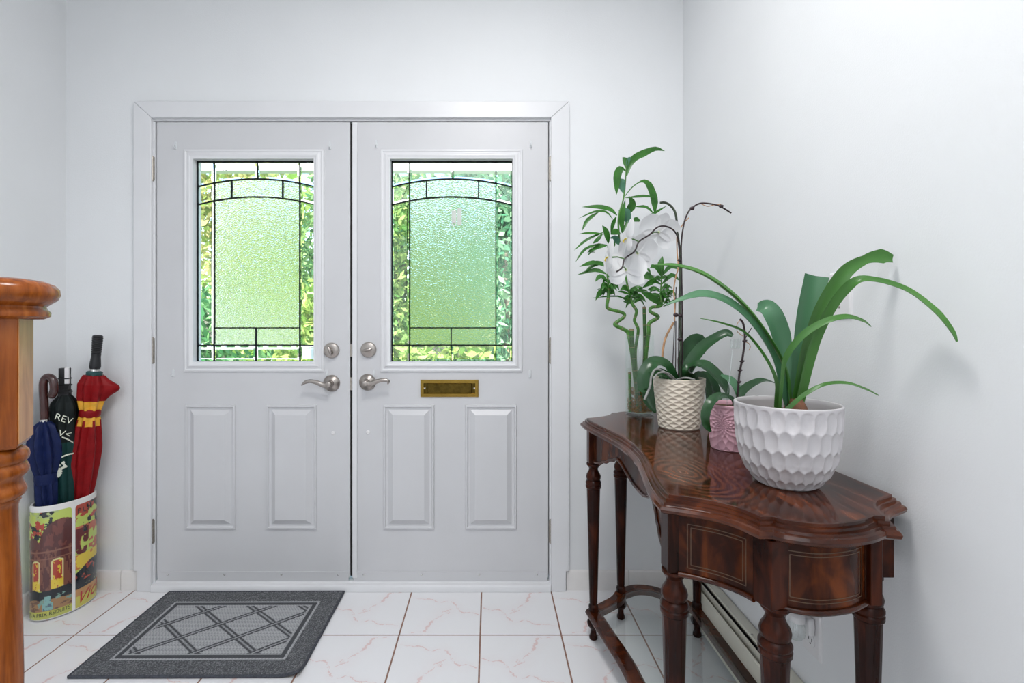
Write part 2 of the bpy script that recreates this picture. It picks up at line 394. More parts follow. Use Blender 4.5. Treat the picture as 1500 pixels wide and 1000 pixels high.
# floor: grout bed + tiles one by one
fl = S('floor', MB().box((XL, YB, -.10), (XR, WY+.02, -.0006)), M['grout'], 'white floor tiles with pink veins and brown grout lines', 'floor', ang=0)
TS, GX0, GY0, GAP = .3048, -.0348, 1.8215, .0046
tile_src = {}
col0 = math.floor((XL-GX0)/TS); ncol = math.ceil((XR-GX0)/TS)
for c in range(col0, ncol):
    for r in range(-16, 2):
        x0, x1 = max(XL, GX0+c*TS)+GAP/2, min(XR, GX0+(c+1)*TS)-GAP/2
        y0, y1 = GY0+(r-1+1)*TS-TS*0+GAP/2, GY0+(r+1)*TS-GAP/2
        y0 = GY0+r*TS+GAP/2
        if r == 1: continue
        if r == 0: y1 = WY-.004
        if y0 < YB or x1-x0 < .01: continue
        cxm, cym = GX0+(c+.5)*TS, GY0+(r+.5)*TS
        flip = (c % 2 == 1); key = (round(x0-cxm, 3), round(x1-cxm, 3), round(y1-cym, 3), flip and (x1-x0 < TS-.01 or r == 0))
        if key not in tile_src:
            sg = -1 if key[3] else 1
            t = MB(); a, b_ = (x0-cxm)*sg, (x1-cxm)*sg; a, b_ = min(a, b_), max(a, b_); d0, d1 = (y0-cym)*sg, (y1-cym)*sg; d0, d1 = min(d0, d1), max(d0, d1)
            e = .0012
            t.loft([[(a, d0, -.008), (b_, d0, -.008), (b_, d1, -.008), (a, d1, -.008)], [(a, d0, -e), (b_, d0, -e), (b_, d1, -e), (a, d1, -e)],
                    [(a+e, d0+e, 0), (b_-e, d0+e, 0), (b_-e, d1-e, 0), (a+e, d1-e, 0)]])
            tile_src[key] = t.mesh('tile', M['tile'], 0)
        o = bpy.data.objects.new('tile', tile_src[key]); COL.objects.link(o); o.parent = fl
        o.location = (cxm, cym, 0); o.rotation_euler = (0, 0, math.pi if flip else 0)

# baseboard of bullnose tiles
BH, BT = .086, .011
def bb_prof(h, t): return [(0, 0), (t, 0), (t, h-.008), (t*.75, h-.003), (t*.35, h), (0, h)]
def baseboard(name, label, spans, along, base):
    root = tag(empty(name), label, 'baseboard', kind='structure')
    for (s0, s1) in spans:
        mb = MB(); rings = []
        for s in (s0+.001, s1-.001):
            if along == 'x': rings.append([(s, base-d, z) for d, z in bb_prof(BH, BT)])
            else: rings.append([(base+(d if base < 0 else -d), s, z) for d, z in bb_prof(BH, BT)])
        mb.loft(rings); mb.build('tile', M['base_tile'], root)
def spans(a, b, step=.3048, first=None):
    out = []; s = a; e = first or a+step
    while s < b-.005:
        out.append((s, min(e, b))); s = e; e += step
    return out
CO0, CO1 = -1.557, .349
baseboard('baseboard_front', 'white tile baseboard along the wall beside the front doors', spans(XL+BT, CO0+.012, .3048, -1.62)+spans(CO1-.012, XR-BT, .3048, .612), 'x', WY)
baseboard('baseboard_left', 'white tile baseboard along the wall behind the umbrella stand', spans(YB, WY-.001, .3048, YB+.20), 'y', XL)

# ------------------------------------------------------------------ door frame: casing, jamb, threshold
CY0 = 2.118
def casing():
    root = tag(empty('trim_1', (0, WY, 0)), 'white painted casing around the double front doors', 'door casing', kind='structure')
    o = (0, WY, 0); xi0, xi1, zi = DX0-.012, DX1+.010, 2.072; xo0, xo1, zo = CO0, CO1, 2.1435
    g = .0006
    def board(pts):
        mb = MB(o)
        mb.loft([[(x, WY, z) for x, z in pts], [(x, CY0, z) for x, z in pts]]); return mb
    board([(xo0, .089), (xo0+.014, .089), (xo0+.014, 0), (xi0, 0), (xi0, zi-g), (xo0, zo-g)]).build('casing_leg', M['trim'], root, bevel=.003)
    board([(xo1, .089), (xo1, zo-g), (xi1, zi-g), (xi1, 0), (xo1-.014, 0), (xo1-.014, .089)]).build('casing_leg', M['trim'], root, bevel=.003)
    board([(xo0, zo), (xi0, zi), (xi1, zi), (xo1, zo)]).build('casing_head', M['trim'], root, bevel=.003)
    # jamb and stop
    mb = MB(o); mb.box((JX0, WY-.008, 0), (DX0-.004, WY+T, JZ-.02)); mb.box((DX1+.004, WY-.008, 0), (JX1, WY+T, JZ-.02)); mb.box((JX0, WY-.008, 2.064), (JX1, WY+T, JZ))
    mb.build('jamb', M['trim'], root, bevel=.0015)
    mb = MB(o); mb.box((DX0-.004, WY+.050, .03), (DX0+.012, WY+.09, 2.064)); mb.box((DX1-.012, WY+.050, .03), (DX1+.004, WY+.09, 2.064)); mb.box((DX0, WY+.050, 2.05), (DX1, WY+.09, 2.064))
    mb.build('weatherstrip', M['dark'], root, 0)
    return root
casing()
mb = MB(); 
prof = [(2.1126, 0), (2.1126, .022), (2.118, .029), (2.134, .031), (2.137, .038), (2.30, .038), (2.30, 0)]
mb.loft([[(x, y, z) for y, z in prof] for x in (DX0-.012, DX1+.010)])
S('trim_2', mb, M['trim'], 'white door sill along the foot of the front doors', 'door sill', bevel=.0015)

# ------------------------------------------------------------------ doors
def DXp(px): return (px-CX)/331.8
def DZp(py): return CZ-(py-CY)/331.8
hook_src = [None]
def rect_ring(mb, x0, x1, z0, z1, prof, y, close=False):
    """concentric rectangles (inset, projection) on a plane facing -Y"""
    rings = [[(x0+i, y-h, z0+i), (x1-i, y-h, z0+i), (x1-i, y-h, z1-i), (x0+i, y-h, z1-i)] for i, h in prof]
    mb.loft(rings, True, close)
def make_door(idx, label, sx0, sx1, gx0, gx1, vx, mid_top, arcv, mid_bot, panels, hinge_px, bolt, lever, discs, hooks):
    """slab edges, glass edges, came verticals and so on in door-plane pixels"""
    o = Vector((DXp(sx0 if hinge_px < 500 else sx1), WY, 0))
    root = tag(empty('door_%d' % idx, o), label, 'door', kind='structure')
    X0, X1, Z0, Z1 = DXp(sx0), DXp(sx1), .052, 2.060
    GX0_, GX1_, GZ0, GZ1 = DXp(gx0), DXp(gx1), DZp(529.5), DZp(233.5)
    m_ = .010
    mb = MB(o); y0, y1 = WY, WY+.044
    hx0, hx1, hz0, hz1 = GX0_-m_, GX1_+m_, GZ0-m_, GZ1+m_
    for (a, b_, c, d) in ((X0, hx0, Z0, Z1), (hx1, X1, Z0, Z1), (hx0, hx1, Z0, hz0), (hx0, hx1, hz1, Z1)):
        mb.box((a, y0, c), (b_, y1, d))
    slab = mb.build('slab', M['door'], root, 0)
    # glazing frame, both sides
    mb = MB(o)
    fw = .045
    fp = [(0, 0), (.003, .007), (.010, .009), (.014, .006), (.018, .007), (.026, .014), (.032, .015), (.036, .012), (fw, .010), (fw+.001, -.020), (fw-.02, -.020), (0, 0)]
    rect_ring(mb, GX0_-fw, GX1_+fw, GZ0-fw, GZ1+fw, fp, y0)
    mb.build('glazing_frame', M['trim'], root, 30)
    mb = MB(o); fpo = [(i, -h) for i, h in [(0, 0), (.004, .012), (.03, .014), (fw, .010), (fw+.001, -.016), (fw-.02, -.016), (0, 0)]]
    rect_ring(mb, GX0_-fw, GX1_+fw, GZ0-fw, GZ1+fw, fpo, y1)
    mb.build('outer_glazing_frame', M['trim'], root, 30)
    # leaded panes
    gy = WY+.022
    xm = (GX0_+GX1_)/2; hw = (GX1_-GX0_)/2
    def arc(x, zc, ze): return zc-(zc-ze)*((x-xm)/hw)**2
    up = lambda x: arc(x, DZp(260), DZp(272)); lo = lambda x: arc(x, DZp(286.5), DZp(298.6))
    va, vb = DXp(vx[0]), DXp(vx[1]); mt = DXp(mid_top); a1, a2 = DXp(arcv[0]), DXp(arcv[1]); mbt = DXp(mid_bot)
    zA, zB = DZp(480), DZp(505.5)
    top = lambda x: GZ1; bot = lambda x: GZ0; fA = lambda x: zA; fB = lambda x: zB
    cells = []
    for (l, r) in ((GX0_, va), (vb, GX1_)): cells += [(l, r, up, top, 0), (l, r, lo, up, 0), (l, r, fB, lo, 0), (l, r, bot, fB, 0)]
    cells += [(va, mt, up, top, 0), (mt, vb, up, top, 0), (va, a1, lo, up, 1), (a1, a2, lo, up, 1), (a2, vb, lo, up, 1), (va, vb, fA, lo, 1)]
    cells += [(va, mbt, fB, fA, 1), (mbt, vb, fB, fA, 1), (va, mbt, bot, fB, 0), (mbt, vb, bot, fB, 0)]
    for (l, r, fb, ft, frost) in cells:
        n = 10; e = .0008
        xs = [lerp(l+e, r-e, k/n) for k in range(n+1)]
        out = [(x, fb(x)+e) for x in xs]+[(x, ft(x)-e) for x in reversed(xs)]
        inn = offset2(out, -.0095)
        mb = MB(o)
        if frost: rings = [[(x, gy+.003, z) for x, z in out], [(x, gy-.003, z) for x, z in out]]
        else: rings = [[(x, gy+.003, z) for x, z in out], [(x, gy-.0008, z) for x, z in out], [(x, gy-.004, z) for x, z in inn]]
        mb.loft(rings); mb.build('pane', M['frost'] if frost else M['pane'], root, 0)
    # came strips (one lead net per door)
    mb = MB(o); cw, cd = .0050, .006
    def vstrip(x, z0, z1, w_=cw): mb.box((x-w_/2, gy-cd, z0), (x+w_/2, gy+cd, z1))
    def hstrip(f, x0, x1, w_=cw):
        xs = [lerp(x0, x1, k/24) for k in range(25)]
        mb.loft([[(x, gy-cd, f(x)-w_/2), (x, gy-cd, f(x)+w_/2), (x, gy+cd, f(x)+w_/2), (x, gy+cd, f(x)-w_/2)] for x in xs])
    vstrip(va, GZ0, GZ1); vstrip(vb, GZ0, GZ1); vstrip(mt, up(mt), GZ1); vstrip(a1, lo(a1), up(a1)); vstrip(a2, lo(a2), up(a2)); vstrip(mbt, GZ0, zA)
    hstrip(up, GX0_, GX1_); hstrip(lo, GX0_, GX1_); hstrip(fA, va, vb); hstrip(fB, GX0_, GX1_)
    vstrip(GX0_+.002, GZ0, GZ1, .008); vstrip(GX1_-.001, GZ0, GZ1, .004); hstrip(lambda x: GZ1-.003, GX0_, GX1_, .008); hstrip(lambda x: GZ0+.001, GX0_, GX1_, .004)
    mb.build('lead_came', M['came'], root, 0)
    # raised panels
    for (p0, p1) in panels:
        mb = MB(o)
        rect_ring(mb, DXp(p0), DXp(p1), DZp(774.5), DZp(592.5), [(0, 0), (.003, .008), (.009, .009), (.013, .002), (.017, .001), (.022, .0012), (.044, .015), (.047, .015)], WY, True)
        mb.build('raised_panel', M['door'], root, 25)
    # sweep
    mb = MB(o); mb.box((X0+.004, WY-.004, .038), (X1-.004, WY, .078)); sw = mb.build('door_sweep', M['door'], root, 0, bevel=.001)
    n = 4
    for k in range(n):
        x = lerp(X0+.05, X1-.05, k/(n-1)); m = Matrix.Rotation(R(90), 4, 'X')
        MB(o).lathe([(.0042, 0), (.0042, .0015), (.002, .003)], 10, (x, WY-.004, .066), m).build('screw', M['chrome'], sw)
    # hinges
    for (ya, yb) in ((231, 265), (495, 531), (760, 793)):
        x = DXp(hinge_px); mb = MB(o); zt, zb = DZp(ya), DZp(yb)
        for k in range(5):
            a, b_ = lerp(zb, zt, k/5)+.0006, lerp(zb, zt, (k+1)/5)-.0006
            mb.lathe([(.0068, a), (.0068, b_)], 14, (x, WY-.010, 0))
        mb.lathe([(.003, zb-.004), (.0055, zb-.003), (.0055, zt+.003), (.003, zt+.004)], 12, (x, WY-.010, 0))
        sgn = 1 if hinge_px < 500 else -1
        mb.box((x-.011, WY-.0095, zb), (x+.009, WY-.0075, zt)) if sgn > 0 else mb.box((x-.009, WY-.0095, zb), (x+.011, WY-.0075, zt))
        mb.build('hinge', M['hinge'], root)
    # deadbolt with thumb turn
    mR = Matrix.Rotation(R(90), 4, 'X')
    bx, bz = DXp(bolt[0]), DZp(bolt[1])
    db = MB(o).lathe([(.0345, 0), (.0345, .006), (.032, .012), (.026, .015), (.012, .016)], 40, (bx, WY, bz), mR).build('deadbolt', M['nickel'], root)
    a = bolt[2]; d = Vector((math.cos(a), 0, math.sin(a)))
    mb = MB(o); c = Vector((bx, WY-.016, bz))
    mb.tube([c-d*.021+Vector((0, -.009, 0)), c-d*.012+Vector((0, -.012, 0)), c+Vector((0, -.011, 0)), c+d*.012+Vector((0, -.012, 0)), c+d*.021+Vector((0, -.009, 0))], [.003, .0062, .0072, .0062, .003], 12)
    mb.lathe([(.009, .0), (.008, .012)], 16, (bx, WY-.015, bz), mR); mb.build('thumb_turn', M['nickel'], db)
    # lever
    lx, lz, sd = DXp(lever[0]), DZp(lever[1]), lever[2]
    rs = MB(o).lathe([(.037, 0), (.037, .004), (.034, .009), (.024, .015), (.016, .019), (.014, .026)], 40, (lx, WY, lz), mR).build('rose', M['nickel'], root)
    c = Vector((lx, WY-.043, lz)); mb = MB(o)
    mb.lathe([(.012, .02), (.0125, .040), (.011, .052), (.005, .055)], 20, (lx, WY, lz), mR)
    pts = cr([c, c+Vector((sd*.022, 0, -.003)), c+Vector((sd*.05, -.002, .008)), c+Vector((sd*.078, -.002, .014)), c+Vector((sd*.10, 0, .009)), c+Vector((sd*lever[3], .002, -.004))], 6)
    mb.tube(pts, [interp([0, .2, .5, .8, 1], [.011, .0115, .0085, .0075, .003], k/(len(pts)-1)) for k in range(len(pts))], 14, .75)
    mb.build('lever', M['nickel'], rs)
    for (dx, dz) in discs:
        MB(o).lathe([(.0085, 0), (.0085, .002), (.0065, .0035), (.004, .0035), (.003, .0015)], 16, (DXp(dx), WY, DZp(dz)), mR).build('bumper_disc', M['white_plastic'], root)
    for (hx, hz) in hooks:
        if hook_src[0] is None:
            mb = MB(); mb.loft([[(x, 0, z) for x, z in q] for q in [[(-.0055, -.017), (.0055, -.017), (.0055, .014), (.003, .018), (-.003, .018), (-.0055, .014)]]]+[[(-.0045, -.003, -.016), (.0045, -.003, -.016), (.0045, -.003, .013), (.0025, -.003, .017), (-.0025, -.003, .017), (-.0045, -.003, .013)]])
            hk = mb.build('hook', M['hook'], root)
            MB().tube(cr([(0, -.003, .004), (0, -.006, -.006), (0, -.010, -.012), (0, -.015, -.010), (0, -.016, -.003)], 4), .0022, 8).build('hook_curl', M['hook'], hk)
            hook_src[0] = hk; hk.location = Vector((DXp(hx), WY, DZp(hz)))-o
        else:
            h2 = inst(hook_src[0], 'hook', Vector((DXp(hx), WY, DZp(hz)))-o, parent=root)
            inst(hook_src[0].children[0], 'hook_curl', parent=h2)
    return root, o
d1, o1 = make_door(1, 'white front door with leaded glass window and no mail slot', 230, 512.3, 284.5, 460.5, (310, 436.7), 374, (335.7, 411.3), 371.8,
                   [(272, 346), (390.5, 464.5)], 225.5, (486, 513, R(110)), (486, 561, -1, .118), [(488, 634)], [(257.5, 213), (483.5, 213), (254, 546), (479, 547)])
d2, o2 = make_door(2, 'white front door with leaded glass window and brass mail slot', 516.5, 803, 572, 750.7, (599, 726.6), 663, (623.8, 700.8), 660.4,
                   [(561.5, 636.5), (681.5, 757)], 806.5, (540, 512, R(12)), (538.5, 559.5, 1, .098), [(539, 633)], [(551, 211), (777.5, 211), (548, 547), (776.5, 547)])
# astragal on the right leaf
MB(o2).box((DXp(516.5), WY-.007, .052), (DXp(523.5), WY, 2.058)).build('astragal', M['trim'], d2, 0, bevel=.002)
MB(o1).box((DXp(512.8), WY+.012, .052), (DXp(516.2), WY+.040, 2.058)).build('gasket', M['dark'], d1, 0)
for zc in (DZp(513), DZp(562)):
    MB(o1).box((DXp(512.4), WY-.001, zc-.028), (DXp(515.2), WY+.011, zc+.028)).build('strike_plate', M['hinge'], d1, 0)
# mail slot
x0, x1, z0, z1 = DXp(616), DXp(701), DZp(581), DZp(556)
mb = MB(o2); rect_ring(mb, x0, x1, z0, z1, [(0, 0), (0, .004), (.003, .007), (.0145, .007), (.016, .003), (.016, 0)], WY); ms = mb.build('mail_slot', M['brass'], d2, 20)
mb = MB(o2); rect_ring(mb, x0+.030, x1-.030, z0+.0155, z1-.0155, [(0, 0), (0, .004), (.002, .0055)], WY, True); mb.box((x0+.016, WY-.0025, z0+.016), (x1-.016, WY, z1-.016)); mb.build('mail_flap', M['brass_dark'], ms, 20)
for x in (x0+.0115*1.6, x1-.0115*1.6):
    MB(o2).lathe([(.005, 0), (.005, .001), (.003, .003)], 12, (x, WY-.0025, (z0+z1)/2), Matrix.Rotation(R(90), 4, 'X')).build('screw', M['chrome'], ms)
# clear plastic hooks stuck on the obscure glass
mb = MB(o2); gy = WY+.0185
for (a, b_, c, d) in ((661, 668, 326, 307), (669.5, 676, 329, 303)):
    mb.box((DXp(a), gy-.003, DZp(c)), (DXp(b_), gy, DZp(d)))
hk = mb.build('glass_hook', plain('milky_plastic', (.62, .66, .62), .35), d2, 0, bevel=.0012)
mb = MB(o2); c = Vector((DXp(664.5), gy-.005, DZp(327)))
mb.tube([c+Vector((math.cos(t)*.0085, 0, math.sin(t)*.0085)) for t in np.linspace(R(60), R(400), 18)], .0016, 8); mb.build('hook_ring', M['white_plastic'], hk)
mb = MB(o1); c = Vector((DXp(324), WY+.030, DZp(243)))
mb.tube([c+Vector((math.cos(t)*.0125, 0, math.sin(t)*.0125)) for t in np.linspace(R(90), R(440), 22)]+[c+Vector((.001, 0, .026))], .0014, 8); mb.build('wire_ring', M['dark'], d1)

# ------------------------------------------------------------------ heater, switch, outlet
def heater():
    root = tag(empty('baseboard_heater', (XR, 0, 0)), 'long cream metal baseboard heater along the wall under the console table', 'heater')
    o = (XR, 0, 0); ya, yb = YB+.4, 2.09
    def ext(pts, a, b): return MB(o).loft([[(x, y, z) for x, z in pts] for y in (a, b)])
    ext([(XR-.003, .012), (XR-.003, .194), (XR-.010, .194), (XR-.010, .012)], ya, yb).build('back_plate', M['cream'], root, 0)
    ext([(XR-.064, .022), (XR-.064, .160), (XR-.061, .165), (XR-.058, .165), (XR-.058, .022)], ya, yb).build('front_panel', M['cream'], root, 0, bevel=.002)
    ext([(XR-.010, .194), (XR-.034, .191), (XR-.036, .184), (XR-.034, .182), (XR-.010, .188)], ya, yb).build('top_hood', M['cream'], root, 20)
    ext([(XR-.047, .150), (XR-.047, .176), (XR-.044, .178), (XR-.043, .150)], ya, yb).build('deflector', M['cream'], root, 0)
    ext([(XR-.0575, .03), (XR-.0575, .125), (XR-.012, .150), (XR-.012, .03)], ya, yb).build('heating_element', M['dark'], root, 0)
    for y in (ya, yb):
        ext([(XR-.067, .012), (XR-.067, .170), (XR-.044, .192), (XR-.003, .197), (XR-.003, .012)], y-.012, y+.012).build('end_cap', M['cream'], root, 0, bevel=.003)
    MB(o).lathe([(.0035, 0), (.003, .002)], 10, (XR-.03, 1.52, .192)).build('screw', M['hinge'], root)
heater()
def plate(name, label, cat, ymid, z0, z1, wd=.070):
    c = Vector((XR, ymid, (z0+z1)/2)); root = tag(empty(name, c), label, cat); h = (z1-z0)/2
    rings = [[(-d, s*(wd/2-i), t*(h-i)) for s, t in ((-1, -1), (1, -1), (1, 1), (-1, 1))] for d, i in ((0, 0), (.004, .0005), (.0065, .004))]
    MB().loft(rings).build('cover_plate', M['white_plastic'], root, 0); return root
sw = plate('light_switch', 'white toggle light switch on the wall behind the long strap leaves', 'light switch', 1.1745, 1.180, 1.290)
MB().box((-.0075, -.007, -.013), (-.006, .007, .013)).build('toggle_slot', M['base_tile'], sw, 0)
MB().loft([[(-.006, -.005, -.004), (-.006, .005, -.004), (-.006, .005, .006), (-.006, -.005, .006)], [(-.017, -.004, .007), (-.017, .004, .007), (-.016, .004, .013), (-.016, -.004, .013)]]).build('toggle', M['white_plastic'], sw, 0)
for z in (-.03, .03): MB().lathe([(.0035, 0), (.0025, .002)], 10, (-.0063, 0, z), Matrix.Rotation(R(-90), 4, 'Y')).build('screw', M['hinge'], sw)
ol = plate('wall_outlet', 'white wall outlet low on the wall behind the console table', 'outlet', 1.278, .293, .410)
for z in (-.020, .020):
    oc = MB().loft([[(-.0065-d, math.cos(a)*(.017-d*.3), z+max(-.0135, min(.0135, math.sin(a)*.0175))) for a in np.linspace(0, 2*math.pi, 25)[:-1]] for d in (0, .0018)]).build('socket', M['white_plastic'], ol, 30)
    mb = MB()
    for y, hh in ((-.0063, .0045), (.0063, .0036)): mb.box((-.0088, y-.0011, z+.003-hh), (-.0082, y+.0011, z+.003+hh))
    mb.lathe([(.0024, 0), (.0024, .0006)], 12, (-.0088+.0006, 0, z-.008), Matrix.Rotation(R(-90), 4, 'Y')); mb.build('slots', M['black'], oc, 0)
fr = tag(empty('plug_in_night_light', (XR-.0085, 1.278, .372)), 'clear glass plug-in night light in the low wall outlet', 'night light')
MB().box((-.016, -.02, -.02), (0, .02, .024)).build('plug_body', M['white_plastic'], fr, 0, bevel=.004)
MB().lathe([(.013, .008), (.016, 0), (.021, -.008), (.023, -.022), (.021, -.036), (.015, -.044), (.006, -.047)], 28, (-.038, 0, .010)).build('glass_bulb', M['clear'], fr)
MB().lathe([(.018, -.003), (.018, .012), (.013, .018)], 24, (-.034, 0, .013)).build('bulb_collar', M['white_plastic'], fr)

# ------------------------------------------------------------------ door mat
def mat_():
    X0, X1, Y0, Y1 = -1.388, -.632, 1.598, 2.106; c = Vector(((X0+X1)/2, (Y0+Y1)/2, 0))
    root = tag(empty('door_mat', c, R(.3)), 'grey woven door mat with light diamond lattice in front of the doors', 'mat')
    W, D = X1-X0, Y1-Y0; nx, ny = 330, 220
    def lift(x, y):    # curled front right corner
        d = max(0, ((x-W/2)+(-y-D/2))+.075)/.075
        return .016*d*d
    xs = np.linspace(-W/2, W/2, nx); ys = np.linspace(-D/2, D/2, ny)
    vs = []; cols = []; r2 = random.Random(3)
    for y in ys:
        for x in xs:
            e = min(W/2-abs(x), D/2-abs(y)); h = .0075; nzv = r2.random()
            dark = (.060, .064, .072); lightc = (.62, .63, .65)
            if e < .075: t = .0; h += .0015*nzv
            elif e < .084: t = .85
            elif e < .100: t = .0
            elif e < .108: t = .8
            else:
                # woven rows with a lattice of diagonal lines
                t = .85
                u, v = x/.21, y/.165
                for q, wd in (((u+v) % 1, .085), ((u-v+.3) % 1, .085)):
                    q = min(q, 1-q)
                    if q < wd: t = .0
                    if q < wd*.30: t = .7
            wv = .5+.5*math.sin(x*2*math.pi/.0115+(math.pi if int((y+1)/.0085) % 2 else 0)); row = .5+.5*math.sin(y*2*math.pi/.0085)
            if t > .1: t *= (.6+.4*wv)*(.6+.4*row); h += .0022*wv*row
            t = max(0, t+(nzv-.5)*.10 if e >= .075 else (nzv**3)*.42)
            vs.append((x, y, h+lift(x, y))); cols.append(tuple(lerp(a, b_, t) for a, b_ in zip(dark, lightc))+(1,))
    fs = [(j*nx+i, j*nx+i+1, (j+1)*nx+i+1, (j+1)*nx+i) for j in range(ny-1) for i in range(nx-1)]
    me = bpy.data.meshes.new('woven_pile'); me.from_pydata(vs, [], fs); me.materials.append(M['mat'])
    a = me.color_attributes.new('paint', 'FLOAT_COLOR', 'POINT'); a.data.foreach_set('color', np.array(cols, dtype=np.float32).ravel())
    o = bpy.data.objects.new('woven_pile', me); COL.objects.link(o); o.parent = root
    # backing
    mb = MB(); g = 14; bx = np.linspace(-W/2, W/2, 40); by = np.linspace(-D/2, D/2, 28)
    top = [(x, y, .0055+lift(x, y)) for y in by for x in bx]; bot = [(x, y, .0005+lift(x, y)) for y in by for x in bx]
    q = [(j*40+i, j*40+i+1, (j+1)*40+i+1, (j+1)*40+i) for j in range(27) for i in range(39)]
    mb.add(top, q); mb.add(bot, [tuple(reversed(k)) for k in q]); mb.build('backing', M['rubber'], root, 0, recalc=False)
    edge = [(x, -D/2) for x in np.linspace(-W/2, W/2, 50)]+[(W/2, y) for y in np.linspace(-D/2, D/2, 40)[1:]]+[(x, D/2) for x in np.linspace(W/2, -W/2, 50)[1:]]+[(-W/2, y) for y in np.linspace(D/2, -D/2, 40)[1:]]
    MB().tube([(x, y, .005+lift(x, y)) for x, y in edge], .0052, 8).build('binding', M['binding'], root)
mat_()

# ------------------------------------------------------------------ newel post
def newel():
    Y = .75; X = (-15-CX)*Y/F; z = lambda py: CZ-(py-CY)*Y/F
    root = tag(empty('newel_post', (X, Y, 0), R(32)), 'stained oak newel post with rounded cap and turned shaft', 'newel post')
    hb = .041
    cap = [(.02, z(468)), (.058, z(467)), (.066, z(463)), (.0665, z(457)), (.062, z(452)), (.061, z(448)), (.066, z(444)), (.074, z(438)), (.0775, z(430)), (.0765, z(422)), (.071, z(415)), (.060, z(410)), (.045, z(407.5)), (.02, z(406)), (.001, z(405.6))]
    MB().lathe([(r_*1.07, z_) for r_, z_ in cap], 56).build('cap', M['oak'], root, 50)
    mb = MB(); b0, b1 = z(655), z(466)
    r = hb
    rings = []
    for (zz, k, cut) in ((b0, .90, .001), (b0+.003, .965, .001), (b0+.008, 1, .001), (b1, 1, .001)):
        h = r*k; c = cut
        rings.append([(-h+c, -h, zz), (h-c, -h, zz), (h, -h+c, zz), (h, h-c, zz), (h-c, h, zz), (-h+c, h, zz), (-h, h-c, zz), (-h, -h+c, zz)])
    mb.loft(rings); mb.build('block', M['oak'], root, 30)
    pr = [(654, 41), (660, 56), (664, 60), (670, 61.5), (676, 60), (680, 55), (682, 57), (688, 60.5), (694, 61), (698, 58), (702, 52), (708, 51), (714, 54), (719, 57), (724, 57), (729, 54), (733, 47), (736, 48.5), (739, 46), (745, 43.5), (760, 43.5), (800, 45), (860, 48), (930, 50.5), (1000, 52), (1060, 51), (1100, 46), (1110, 55), (1120, 58), (1130, 52), (1140, 58)]
    MB().lathe([(.001, z(650))]+[(q/1340, z(py)) for py, q in pr]+[(.001, z(1141))], 48).build('turned_shaft', M['oak'], root, 40)
    MB().box((-hb, -hb, 0), (hb, hb, z(1135))).build('base_block', M['oak'], root, 0, bevel=.004)
    # pale skin on the side face, door light painted into its colour
    MB().box((hb-.0002, -hb+.001, b0+.008), (hb+.0012, hb-.001, b1-.001)).build('lit_side', M['oak_pale'], root, 0)
newel()

